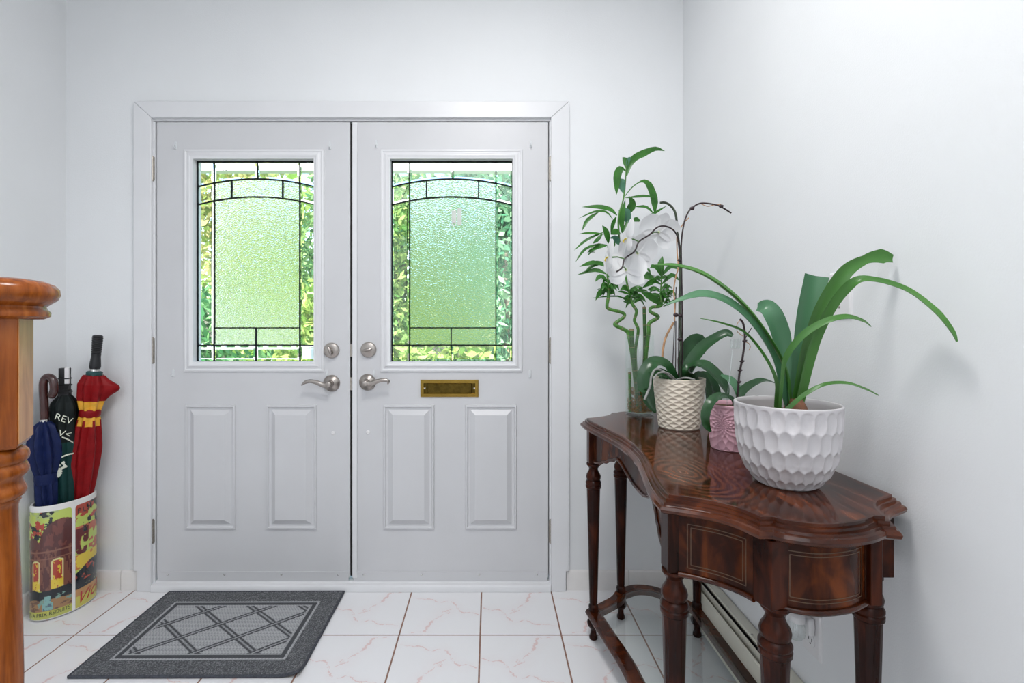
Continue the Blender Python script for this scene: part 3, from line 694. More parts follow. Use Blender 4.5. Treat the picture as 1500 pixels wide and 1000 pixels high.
# ------------------------------------------------------------------ umbrella stand
def text_mesh(s, size, shear=0.0, extrude=.0):
    cu = bpy.data.curves.new('lettering', 'FONT'); cu.body = s; cu.size = size; cu.shear = shear; cu.align_x = 'LEFT'; cu.resolution_u = 3
    ob = bpy.data.objects.new('lettering', cu); COL.objects.link(ob)
    dg = bpy.context.evaluated_depsgraph_get(); me = bpy.data.meshes.new_from_object(ob.evaluated_get(dg))
    bm = bmesh.new(); bm.from_mesh(me); bmesh.ops.triangulate(bm, faces=bm.faces); bmesh.ops.subdivide_edges(bm, edges=bm.edges, cuts=3, use_grid_fill=True); bm.to_mesh(me); bm.free()
    vs = [v.co.copy() for v in me.vertices]; fs = [tuple(p.vertices) for p in me.polygons]
    bpy.data.objects.remove(ob); bpy.data.meshes.remove(me); bpy.data.curves.remove(cu)
    return vs, fs
def stand():
    C = Vector((-1.760, 2.008, 0)); A, B, ROT, H = .114, .081, R(76), .452
    root = tag(empty('umbrella_stand', C), 'oval white ceramic umbrella stand printed with colourful park scenes', 'umbrella stand')
    def pt(t, k=0.0):
        a, b = (A+k)*math.cos(t), (B+k)*math.sin(t); return (a*math.cos(ROT)-b*math.sin(ROT), a*math.sin(ROT)+b*math.cos(ROT))
    N = 720; ts = [2*math.pi*k/N for k in range(N+1)]; cum = [0]
    for k in range(N):
        p, q = pt(ts[k]), pt(ts[k+1]); cum.append(cum[-1]+math.hypot(q[0]-p[0], q[1]-p[1]))
    L = cum[-1]
    def at(s, k=0): return pt(float(np.interp(s % L, cum, ts)), k)
    # seam where the projected pixel column is 108, on the camera side
    best = None
    for k in range(N):
        x, y = pt(ts[k]); nx_, ny_ = pt(ts[k], .01); fx, fy = nx_-x, ny_-y
        wx, wy = x+C.x, y+C.y
        if fx*(-wx)+fy*(-wy) > 0:
            px = CX+F*wx/wy
            if best is None or abs(px-108) < best[0]: best = (abs(px-108), cum[k])
    s0 = best[1]
    # increasing s goes counter-clockwise seen from above = to the right in the picture (camera side)
    def prof(k0, zs): return [[(*at(L*i/128, k0(zz)), zz) for i in range(128)] for zz in zs]
    mb = MB(); rings = []
    for (k, zz) in ((-.06, .004), (-.004, .004), (0, .008), (0, H-.008), (-.001, H-.003), (-.005, H), (-.010, H-.002), (-.012, H-.010), (-.012, .02), (-.06, .02)):
        rings.append([(*at(L*i/128, k), zz) for i in range(128)])
    mb.loft(rings); mb.build('body', M['ceramic'], root, 40)
    # printed panels: one either side of the seam, repeated round the back
    half = L/2; g = .006; zb, zt = .010, H-.022
    def cellnoise(x, y, seed):
        n = math.sin(x*127.1+y*311.7+seed*74.7)*43758.5453; return n-math.floor(n)
    def vn(x, y, s):
        xi, yi = math.floor(x), math.floor(y); fx, fy = x-xi, y-yi; fx = fx*fx*(3-2*fx); fy = fy*fy*(3-2*fy)
        return lerp(lerp(cellnoise(xi, yi, s), cellnoise(xi+1, yi, s), fx), lerp(cellnoise(xi, yi+1, s), cellnoise(xi+1, yi+1, s), fx), fy)
    def fb(x, y, s): return .55*vn(x, y, s)+.3*vn(x*2.1, y*2.1, s+1)+.15*vn(x*4.3, y*4.3, s+2)
    YG = (.50, .60, .12); MAR = (.10, .030, .028); DK = (.012, .016, .022); OR = (.55, .20, .06); YE = (.75, .55, .06); RD = (.42, .06, .035)
    def left(s, z):      # s = metres left of the seam
        c = YG if fb(s*30, z*30, 1) < .62 else (.42, .50, .20)
        w_ = .004*(fb(s*60, z*60, 5)-.5)
        if z > .30 and fb(s*45, z*45, 2) > .60 and s > .05: c = DK
        if z > .27 and s > .085 and fb(s*40, z*40, 12) > .66: c = RD
        d1 = math.hypot((s-.030)/.072, (z-.290)/.105)
        if d1 < 1 and z > .28: c = MAR if fb(s*80, z*25, 3) < .6 else (.17, .05, .04)
        d2 = math.hypot((s-.125)/.030, (z-.275)/.055)
        if d2 < 1 and z > .27: c = (.12, .045, .04)
        if .12 < z < .285 and s < .150:
            c = MAR if fb(s*120, z*25, 4) < .55 else (.20, .075, .05)
            if .268 < z < .276 or .243 < z < .247: c = (.24, .10, .07)
            for sc, hw in ((.045, .019), (.112, .014)):
                dx = abs(s-sc); tp = .228+.012*math.sqrt(max(0, 1-(dx/hw)**2)) if dx < hw else 0
                if dx < hw and z < tp:
                    c = (.70, .62, .28) if dx > hw*.72 or z > tp-.006 else (RD if fb(s*160, z*60, 6) > .42 else YE)
                    if z < .16 and fb(s*150, z*80, 8) > .4: c = YE
        if z < .122+w_*4:
            c = DK if z > .072+.02*fb(s*25, 1, 7) else ((.34, .19, .09) if fb(s*40, z*120, 9) < .6 else (.16, .09, .06))
            if .05 < z < .10 and fb(s*70, z*70, 21) > .70: c = (.20, .34, .28)
        if .042 < z < .098 and abs(s-.075) < .010+.006*(z < .07): c = (.22, .42, .40) if fb(s*150, z*100, 10) > .4 else (.10, .16, .20)
        if z < .040: c = (.52, .52, .10) if z > .030 else (.46, .48, .12)
        return c
    def right(s, z):
        c = YG
        n = fb(s*28, z*28, 31)
        if z > .36 and n > .5: c = RD
        if .22 < z < .34: c = (.50, .13, .07) if n > .45 else YG
        if s < .055 and .19 < z < .33 and fb(s*35, z*35, 32) > .36: c = (.13, .018, .02)
        if z > .31 and s > .03 and fb(s*50, z*50, 33) > .58: c = DK
        if .165 < z < .225: c = YE if n > .38 else OR
        if .10 < z < .185 and z < .15+.6*s: c = DK if fb(s*60, z*60, 34) < .62 else (.40, .07, .04)
        if z < .115: c = DK if z > .085 else (.50, .26, .10)
        if .09 < z < .115 and fb(s*90, z*60, 35) > .68: c = (.45, .50, .30)
        if z < .055: c = (.55, .50, .10)
        return c
    nz = 190
    for idx, (a, fn, sg) in enumerate(((s0+g, right, 1), (s0-g, left, -1))):
        ns = 150; ln = half-2*g; vs = []; cols = []
        for j in range(nz):
            for i in range(ns):
                s = ln*i/(ns-1); z = lerp(zb, zt, j/(nz-1))
                # rounded panel corners
                e = min(s, ln-s); ez = zt-z
                if e < .012 and ez < .012:
                    d = math.hypot(.012-e, .012-ez)
                    if d > .012: z = zt-.012+math.sqrt(max(0, .012**2-(.012-e)**2))
                x, y = at(a+sg*s, .0007); vs.append((x, y, z)); cols.append((*fn(s, z), 1))
        fs = [(j*ns+i, j*ns+i+1, (j+1)*ns+i+1, (j+1)*ns+i) for j in range(nz-1) for i in range(ns-1)]
        me = bpy.data.meshes.new('printed_panel'); me.from_pydata(vs, [], fs); me.materials.append(M['art']); me.polygons.foreach_set('use_smooth', [True]*len(fs))
        at_ = me.color_attributes.new('paint', 'FLOAT_COLOR', 'POINT'); at_.data.foreach_set('color', np.array(cols, dtype=np.float32).ravel())
        o = bpy.data.objects.new('printed_panel', me); COL.objects.link(o); o.parent = root
        def letter(txt, size, sh, sl, zl, rise, m, sx=1.0):
            v, f = text_mesh(txt, size, sh); mb = MB()
            mb.add([(*at(sl+p.x*sx, .0013), zl+p.y+p.x*rise) for p in v], f); l = mb.build('lettering', m, o, 0, recalc=False)
        if sg > 0:
            letter('P.L.M', .030, 0, s0+g+.006, zt-.036, .02, M['ink'], 1.0)
            letter('Vichy', .066, .45, s0+g-.004, .022, .12, M['red_ink'], 1.1)
        else:
            v, f = text_mesh('BILLETS A PRIX REDUITS', .021); wmax = max(p.x for p in v)
            letter('BILLETS A PRIX REDUITS', .021, 0, s0-g-.006-wmax*.80, .017, .03, M['ink'], .80)
    return root
stand()

# ------------------------------------------------------------------ umbrellas
def ufold(mb, a, b, prof, pleats, twist, depth, n=72, steps=60, bulge=None):
    a, b = Vector(a), Vector(b); ax = (b-a).normalized(); e1 = ax.cross(Vector((0, 1, 0))).normalized(); e2 = ax.cross(e1)
    rings = []
    t0, t1 = prof[0][0], prof[-1][0]
    for i in range(steps+1):
        t = lerp(t0, t1, i/steps); r = interp([p[0] for p in prof], [p[1] for p in prof], t); c = a.lerp(b, t); ring = []
        for k in range(n):
            th = 2*math.pi*k/n; ph = th*pleats+twist*t
            s = 2*((ph/(2*math.pi)) % 1)-1
            rr = r*(1-depth*abs(s)+depth*.3)
            if bulge: rr += bulge(th, t)
            ring.append(c+(e1*math.cos(th)+e2*math.sin(th))*rr)
        rings.append(ring)
    mb.loft(rings); return ax, e1, e2
def umbrellas():
    fz = .0215
    # navy, brown crook
    a = Vector((-1.768, 1.945, fz)); b = P(65, 615, 1.955)
    root = tag(empty('umbrella', a), 'closed navy umbrella with brown crook handle in the umbrella stand', 'umbrella', 'umbrellas in the ceramic stand'); o = a
    mb = MB(o); ufold(mb, a, b, [(.04, .006), (.1, .012), (.45, .026), (.62, .034), (.66, .0335), (.72, .034), (.80, .050), (.86, .054), (.92, .046), (.97, .034), (1.0, .010)], 8, 9, .42); mb.build('canopy', M['navy'], root, 60)
    ax = (b-a).normalized()
    MB(o).tube([a.lerp(b, t) for t in (.665, .685, .705, .72)], [.0345, .0365, .0365, .0345], 20).build('strap', M['navy'], root)
    MB(o).tube([a, a.lerp(b, .06)], [.003, .006], 12).build('tip', M['black'], root)
    h = [P(65, 616, 1.955), P(64.5, 590, 1.955), P(63.5, 570, 1.955), P(64, 559, 1.955), P(68, 552.5, 1.955), P(74, 552.5, 1.955), P(78.5, 559, 1.955), P(79.5, 570, 1.955), P(77, 577.5, 1.955), P(74.5, 578.5, 1.955)]
    MB(o).tube(cr(h, 5), .0142, 16).build('crook_handle', M['brown_handle'], root)
    MB(o).tube([P(65.2, 622, 1.955), P(65, 614, 1.955)], [.013, .0148], 14).build('ferrule', M['chrome'], root)
    # dark green
    a = Vector((-1.752, 1.998, fz)); b = P(95, 578, 2.015)
    root = tag(empty('umbrella', a), 'closed dark green and black umbrella with white lettering and square black handle', 'umbrella', 'umbrellas in the ceramic stand'); o = a
    pr = [(.04, .006), (.1, .014), (.4, .032), (.55, .036), (.66, .036), (.74, .042), (.80, .044), (.88, .044), (.93, .048), (.965, .042), (1.0, .02)]
    def sub(t0, t1):
        xs = [p[0] for p in pr]; ys = [p[1] for p in pr]
        return [(t0, interp(xs, ys, t0))]+[p for p in pr if t0 < p[0] < t1]+[(t1, interp(xs, ys, t1))]
    mb = MB(o); ufold(mb, a, b, sub(.04, .775), 6, 5, .28); cg = mb.build('canopy', M['green_cloth'], root, 60)
    mb = MB(o); ufold(mb, a, b, sub(.775, 1.0), 6, 5, .28); cb = mb.build('canopy_top', M['black_cloth'], root, 60)
    ax = (b-a).normalized(); view = Vector((-a.x, -a.y, 0)).normalized(); sd = ax.cross(view).normalized()
    if sd.x < 0: sd = -sd
    def on(px_, t, rr):       # a point on the camera side: sideways offset and height along the axis
        q = a.lerp(b, t); d = math.sqrt(max(1e-8, rr*rr-min(rr*.95, abs(px_))**2)); return q+sd*px_+view*d
    Lg = (b-a).length
    def lettering(txt, size, ang, x, t, rr, sh=0):
        v, f = text_mesh(txt, size, sh); m = Matrix.Rotation(ang, 3, 'Z'); mb = MB(o); vs = []
        for p in v:
            q = m @ p; vs.append(on(x+q.x, t+q.y/Lg, rr))
        mb.add(vs, f); mb.build('lettering', M['white_print'], cb, 0, recalc=False)
    lettering('REV', .036, R(-28), -.034, .895, .0505, -.2); lettering('V<', .036, R(-20), -.024, .815, .048)
    mb = MB(o)
    for (t, x0, x1, slope) in ((.782, -.030, .034, -.05), (.700, -.034, .034, .03)):
        rows = []
        for k in range(9):
            x = lerp(x0, x1, k/8); tt = t+slope*(k/8-.5)+.012*math.sin(k/8*math.pi); rows.append((on(x, tt, .0445), on(x, tt+.007, .0445)))
        mb = MB(o); mb.add([p for r_ in rows for p in r_], [(2*i, 2*i+1, 2*i+3, 2*i+2) for i in range(8)]); mb.build('white_piping', M['white_print'], cg, 0, recalc=False)
    mb = MB(o); r5 = random.Random(5)
    for k in range(26):
        t = .62+.065*r5.random(); x = -.028+(r5.random()**.8)*.044*(t-.60)/.085; s = .005
        pts = [on(x+math.cos(q)*s*(.5+r5.random()), t+math.sin(q)*s*(.6+r5.random())/Lg, .0435) for q in np.linspace(0, 2*math.pi, 7)[:-1]]
        mb.add(pts, [tuple(range(6))])
    tag(mb.build('white_print', M['white_print'], cg, 0, recalc=False), kind='stuff')
    q = a.lerp(b, .99); m = Matrix.Translation(q) @ Matrix.Rotation(R(20), 4, 'Z')
    mb = MB(o)
    for (z0, z1, w_, d_) in ((0, .030, .018, .015), (.018, .024, .0215, .018), (.030, .050, .0165, .014), (.046, .052, .020, .017), (.050, .120, .0165, .014), (.074, .079, .0195, .0165)):
        mb.box((-w_, -d_, z0), (w_, d_, z1), m)
    hd = mb.build('grip', M['black'], root, 0, bevel=.002)
    MB(o).box((.004, -.0155, .055), (.019, -.004, .122), m).build('push_button', M['white_plastic'], hd, 0, bevel=.002)
    MB(o).tube([a, a.lerp(b, .06)], [.003, .006], 12).build('tip', M['black'], root)
    # red and yellow
    a = Vector((-1.764, 2.036, fz)); b = P(138, 549, 2.05)
    root = tag(empty('umbrella', a), 'closed red and yellow umbrella with ribbed black grip in the umbrella stand', 'umbrella', 'umbrellas in the ceramic stand'); o = a
    pr = [(.03, .006), (.1, .018), (.40, .034), (.50, .041), (.60, .049), (.68, .050), (.74, .045), (.80, .037), (.815, .034), (.845, .035), (.90, .047), (.96, .048), (1.0, .034)]
    def sub2(t0, t1):
        xs = [p[0] for p in pr]; ys = [p[1] for p in pr]
        return [(t0, interp(xs, ys, t0))]+[p for p in pr if t0 < p[0] < t1]+[(t1, interp(xs, ys, t1))]
    ax = (b-a).normalized()
    def blg(th, t):   # flap of loose cloth standing out towards the doors
        d = math.cos(th-BA); return .046*max(0, d)**5*math.exp(-((t-.945)/.034)**2)
    e1 = ax.cross(Vector((0, 1, 0))).normalized(); e2 = ax.cross(e1); rt = Vector((.78, .5, 0)); BA = math.atan2(rt.dot(e2), rt.dot(e1))
    mb = MB(o); ufold(mb, a, b, sub2(.03, .80), 7, 4, .34, bulge=blg); c1 = mb.build('canopy', M['red_cloth'], root, 60)
    mb = MB(o); ufold(mb, a, b, sub2(.885, 1.0), 7, 4, .34, bulge=blg); mb.build('canopy_top', M['red_cloth'], root, 60)
    mb = MB(o); ufold(mb, a, b, sub2(.843, .885), 7, 4, .34, steps=10); mb.build('yellow_band', M['yellow_cloth'], root, 60)
    mb = MB(o); ufold(mb, a, b, sub2(.773, .815), 7, 4, .30, steps=10); mb.build('yellow_band', M['yellow_cloth'], root, 60)
    MB(o).tube([a.lerp(b, t) for t in (.812, .82, .838, .846)], [.034, .0375, .0375, .034], 24).build('strap', M['red_cloth'], root)
    MB(o).tube([a.lerp(b, t) for t in (.992, .998, 1.014, 1.018)], [.026, .0285, .0285, .022], 24).build('crown', plain('dark_teal', (.01, .06, .06), .4), root)
    top = P(143.5, 490.5, 2.05); s0_ = a.lerp(b, 1.015)
    MB(o).tube([s0_, s0_.lerp(top, .10)], [.017, .015], 16).build('ferrule', M['chrome'], root)
    pts = []; rs = []
    for k in range(61):
        u = k/60; pts.append(s0_.lerp(top, .08+.92*u))
        r_ = interp([0, .06, .2, .36, .44, .95, 1], [.018, .0205, .019, .0165, .0175, .0195, .015], u)
        if u > .42 and (k % 4) < 1: r_ -= .0022
        rs.append(r_)
    MB(o).tube(pts, rs, 20).build('grip', M['black'], root, 25)
    MB(o).tube([a, a.lerp(b, .06)], [.003, .006], 12).build('tip', M['black'], root)
umbrellas()

# ------------------------------------------------------------------ console table
YC, ZT = 1.406, .815
def table():
    O = Vector((.60, YC, 0)); root = tag(empty('console_table', O), 'mahogany serpentine console table with turned legs and glass lower shelf', 'table')
    s1 = [tuple(v[:2]) for v in cr([(.425, 0, 0), (.419, .1, 0), (.402, .2, 0), (.382, .3, 0), (.372, .37, 0), (.370, .414, 0)], 11)]
    s2 = [tuple(v[:2]) for v in cr([(.370, .414, 0), (.407, .431, 0), (.446, .456, 0), (.476, .490, 0), (.492, .528, 0)], 11)]
    s3 = [tuple(v[:2]) for v in cr([(.513, .528, 0), (.530, .5465, 0), (.579, .561, 0), (.641, .5515, 0), (.683, .532, 0), (.697, .5225, 0)], 11)]
    s4 = [tuple(v[:2]) for v in cr([(.712, .526, 0), (.737, .475, 0), (.769, .443, 0), (.8176, .414, 0)], 11)]
    half = s1+s2[1:]+s3+s4
    near = [(x, YC-d) for x, d in half]; far = [(x, YC+d) for x, d in half]
    outline = near+far[::-1][:-1]
    mb = MB(O); z0 = ZT
    prof = [(.0, 0), (.004, -.0005), (.0045, -.0065), (.0100, -.007), (.0105, -.013), (.0165, -.0135), (.0175, -.0185), (.0225, -.0205), (.0255, -.026), (.0240, -.032), (.016, -.037), (.004, -.0385), (-.01, -.0385)]
    rings = [[(x, y, z0+dz) for x, y in offset2(outline, d)] for d, dz in prof]
    mb.loft(rings, True, False); n = len(outline)
    mb.add(rings[-1], [tuple(range(n))]); ed = mb.build('moulded_edge', M['mah_red'], root, 24)
    mb = MB(O); mb.add([(x, y, z0) for x, y in outline], [tuple(range(n))]); mb.add([(x, y, z0-.004) for x, y in offset2(outline, .002)], [tuple(range(n-1, -1, -1))])
    mb.build('tabletop', M['mah_top'], root, 0)
    ZA, ZB = z0-.0385, .650
    def panel(path, name, mat, z_top, z_bot, inset, th=.014, inlay=False, bead=True, proud=0):
        """slab along a plan path (front face to the outside of the table); z_bot may be a list"""
        pth = offset2(path, -inset+proud, closed=False) if True else path
        # orient outward: away from the table centre
        n = len(pth); out = []
        for i in range(n):
            a, b = pth[max(0, i-1)], pth[min(n-1, i+1)]; dx, dy = b[0]-a[0], b[1]-a[1]; l = math.hypot(dx, dy); nx, ny = dy/l, -dx/l
            if nx*(pth[i][0]-.62)+ny*(pth[i][1]-YC) < 0: nx, ny = -nx, -ny
            out.append((nx, ny))
        zb = z_bot if isinstance(z_bot, list) else [z_bot]*n
        rings = [[(p[0], p[1], z_top), (p[0], p[1], zb[i]), (p[0]-out[i][0]*th, p[1]-out[i][1]*th, zb[i]), (p[0]-out[i][0]*th, p[1]-out[i][1]*th, z_top)] for i, p in enumerate(pth)]
        mb = MB(O); mb.loft(rings); po = mb.build(name, mat, root, 30)
        if bead:
            MB(O).tube([(p[0]+out[i][0]*.001, p[1]+out[i][1]*.001, zb[i]) for i, p in enumerate(pth)], .0055, 10).build('bead_moulding', M['mah_red'], po)
        if inlay:
            cum = [0]
            for i in range(n-1): cum.append(cum[-1]+math.hypot(pth[i+1][0]-pth[i][0], pth[i+1][1]-pth[i][1]))
            L = cum[-1]
            def q(s, z, k=.0006):
                x = float(np.interp(s, cum, [p[0] for p in pth])); y = float(np.interp(s, cum, [p[1] for p in pth])); nx = float(np.interp(s, cum, [p[0] for p in out])); ny = float(np.interp(s, cum, [p[1] for p in out]))
                return (x+nx*k, y+ny*k, z)
            for m_ in (.018, .0245):
                mb = MB(O); w_ = .0009; a, b, c, d = m_, L-m_, zb[0]+m_-.002, z_top-m_-.002
                for zz in (c, d):
                    ss = np.linspace(a, b, 24); mb.add([q(s, zz+e) for s in ss for e in (-w_, w_)], [(2*i, 2*i+1, 2*i+3, 2*i+2) for i in range(23)])
                for ss in (a, b): mb.add([q(ss-w_, c), q(ss+w_, c), q(ss+w_, d), q(ss-w_, d)], [(0, 1, 2, 3)])
                mb.build('inlay_line', M['inlay'], po, 0, recalc=False)
        return po
    # offset2 on open paths needs an outward sign: do it by hand with inset measured inwards
    def inward(path, d):
        n = len(path); res = []
        for i in range(n):
            a, b = path[max(0, i-1)], path[min(n-1, i+1)]; dx, dy = b[0]-a[0], b[1]-a[1]; l = math.hypot(dx, dy); nx, ny = dy/l, -dx/l
            if nx*(path[i][0]-.62)+ny*(path[i][1]-YC) < 0: nx, ny = -nx, -ny
            res.append((path[i][0]-nx*d, path[i][1]-ny*d))
        return res
    for sgn in (-1, 1):
        f = lambda seg: [(x, YC+sgn*d) for x, d in seg]
        c_d = inward(f(s2), .006); c_d = c_d[4:-5]
        panel(c_d, 'drawer_front', M['mah_panel'], ZA, .652, 0, .016, True)
        d_e = inward(f(s3), .010)
        panel(d_e, 'bowed_end_panel', M['mah_panel'], ZA, .652, 0, .016, True)
    # front apron with a shaped lower edge
    fr = [(x, YC-d) for x, d in s1[::-1]][1:]+[(x, YC+d) for x, d in s1[1:]][:-1]
    fr = [(x+.010, y) for x, y in fr]
    ks = [0, .05, .10, .14, .165, .185, .20, .215, .235, .25, .275, .30, .36, .42]; kz = [.682, .686, .700, .718, .727, .725, .714, .712, .706, .694, .690, .676, .664, .660]
    zs = [interp(ks, kz, abs(y-YC)) for x, y in fr]
    # finer sampling for the scalloped edge
    yy = np.linspace(fr[0][1], fr[-1][1], 90); fx = np.interp(yy, [p[1] for p in fr], [p[0] for p in fr])
    panel(list(zip(fx, yy)), 'front_apron', M['mah_panel'], ZA, [interp(ks, kz, abs(y-YC)) for y in yy], 0, .016, False, True)
    MB(O).box((.800, YC-.40, .66), (.814, YC+.40, ZA)).build('back_apron', M['mah'], root, 0)
    # corner blocks
    legs = [(.386, .394), (.522, .520), (.778, .410)]
    def block(x, d, sgn, hx, hy, rot, zb=.652):
        m = Matrix.Translation((x, YC+sgn*d, 0)) @ Matrix.Rotation(sgn*rot, 4, 'Z')
        MB(O).box((-hx, -hy, zb), (hx, hy, ZA), m).build('leg_block', M['mah'], root, 0, bevel=.002)
    # turned leg shared by all six
    prof = [(.001, .652), (.0255, .652), (.0255, .646), (.021, .640), (.0165, .634), (.0165, .628), (.019, .621), (.0245, .612), (.027, .603), (.0255, .594), (.023, .590), (.026, .587), (.0285, .582), (.0285, .577), (.0265, .573), (.0285, .570), (.028, .562), (.0245, .558)]
    prof += [(lerp(.0245, .0145, k/12), lerp(.556, .135, k/12)) for k in range(13)]+[(.013, .130), (.0165, .126), (.018, .120), (.017, .114), (.018, .108), (.001, .108)]
    flute = lambda a, z: (1-.055*(.5+.5*math.cos(12*a))) if .14 < z < .554 else 1
    leg_me = MB().lathe(prof, 48, flute=flute).mesh('leg', M['mah'], 34)
    foot_me = MB().lathe([(.001, .086), (.012, .086), (.0145, .080), (.021, .070), (.0235, .061), (.021, .050), (.014, .042), (.0105, .034), (.0115, .018), (.015, .012), (.0155, .004), (.013, 0), (.001, 0)], 28).mesh('foot', M['mah'], 40)
    for (x, d), (hx, hy, rt) in zip(legs, ((.021, .021, R(0)), (.030, .021, R(-16)), (.024, .022, 0))):
        for sgn in (-1, 1):
            block(x+(.012 if x > .7 else 0), d, sgn, hx, hy, rt, .652)
            l = bpy.data.objects.new('leg', leg_me); COL.objects.link(l); l.parent = root; l.location = Vector((x, YC+sgn*d, 0))-O
            f_ = bpy.data.objects.new('foot', foot_me); COL.objects.link(f_); f_.parent = l
    for sgn in (-1, 1):
        m = Matrix.Translation((.702, YC+sgn*.505, 0))
        MB(O).box((-.010, -.022, .650), (.012, .016, ZA), m).build('corner_strip', M['mah'], root, 0, bevel=.002)
    # lower stretcher ring with glass shelf
    (ax, ad), (bx, bd), (ex, ed_) = legs
    h1 = [tuple(v[:2]) for v in cr([(.440, 0, 0), (.432, .12, 0), (.410, .25, 0), (ax, ad, 0)], 6)]
    h2 = [tuple(v[:2]) for v in cr([(ax, ad, 0), (.440, .432, 0), (.492, .475, 0), (bx, bd, 0)], 6)]
    h3 = [tuple(v[:2]) for v in cr([(bx, bd, 0), (.59, .552, 0), (.66, .540, 0), (.72, .480, 0), (ex, ed_, 0)], 6)]
    hh = h1+h2[1:]+h3[1:]
    loop = [(x, YC-d) for x, d in hh]+[(x, YC+d) for x, d in hh[::-1][:-1]]
    rings = [[(x, y, z) for x, y in offset2(loop, d, miter=1.3)] for d, z in ((-.024, .086), (.024, .086), (.026, .092), (.024, .098), (.021, .104), (.018, .107), (-.014, .107), (-.016, .103), (-.024, .103))]
    MB(O).loft(rings, True, False, loop=True).build('stretcher_frame', M['mah_red'], root, 30)
    MB(O).prism(offset2(loop, -.0165, miter=1.3), .1035, .1085).build('glass_shelf', M['glass'], root, 0)
    return root
table()

# ------------------------------------------------------------------ pots
def pot(root, name, mat, H, rfun, relief, th=.005, nth=216, nz=96, soil=.022):
    rings = []
    zs = [H*k/(nz-1) for k in range(nz)]
    rings.append([(.001*math.cos(2*math.pi*k/nth), .001*math.sin(2*math.pi*k/nth), 0) for k in range(nth)])
    for z in zs:
        rings.append([((rfun(z)+relief(2*math.pi*k/nth, z))*math.cos(2*math.pi*k/nth), (rfun(z)+relief(2*math.pi*k/nth, z))*math.sin(2*math.pi*k/nth), z) for k in range(nth)])
    r = rfun(H)
    for (d, z) in ((th*.3, H+.0012), (th*.7, H+.0012), (th, H), (th, H-.01), (th, H-soil-.012), (r-.001, H-soil-.012)):
        rings.append([((r-d)*math.cos(2*math.pi*k/nth), (r-d)*math.sin(2*math.pi*k/nth), z) for k in range(nth)])
    o = MB().loft(rings).build(name, mat, root, 60, recalc=False)
    g = MB(); ri = r-th-.0008; rr = random.Random(int(H*1e5)); rg = []
    for (q, dz) in ((1, 0), (.8, .002), (.5, .005), (.2, .004), (.01, .005)):
        rg.append([(ri*q*math.cos(2*math.pi*k/28), ri*q*math.sin(2*math.pi*k/28), H-soil+dz+rr.uniform(-.002, .002)) for k in range(28)])
    g.loft(rg); g.build('potting_bark', M['soil'], root, 0)
    return o
def P3(pts, Y0, off): return [P(p[0], p[1], Y0+(p[2] if len(p) > 2 else 0))-off for p in pts]
def leaf(root, pts, Y0, off, wid, mat, facing=(0, -1, .15), fold=.25, th=.0009, n=6, prof=None, detail=2, name='leaf'):
    mb = MB(); q = P3(pts, Y0, off)
    k = Y0/F; w_ = [x*k for x in wid] if isinstance(wid, (list, tuple)) else wid*k
    leaf_mb(mb, q, w_, facing, fold, th, n, prof, detail); return mb.build(name, mat, root, 60, recalc=True)

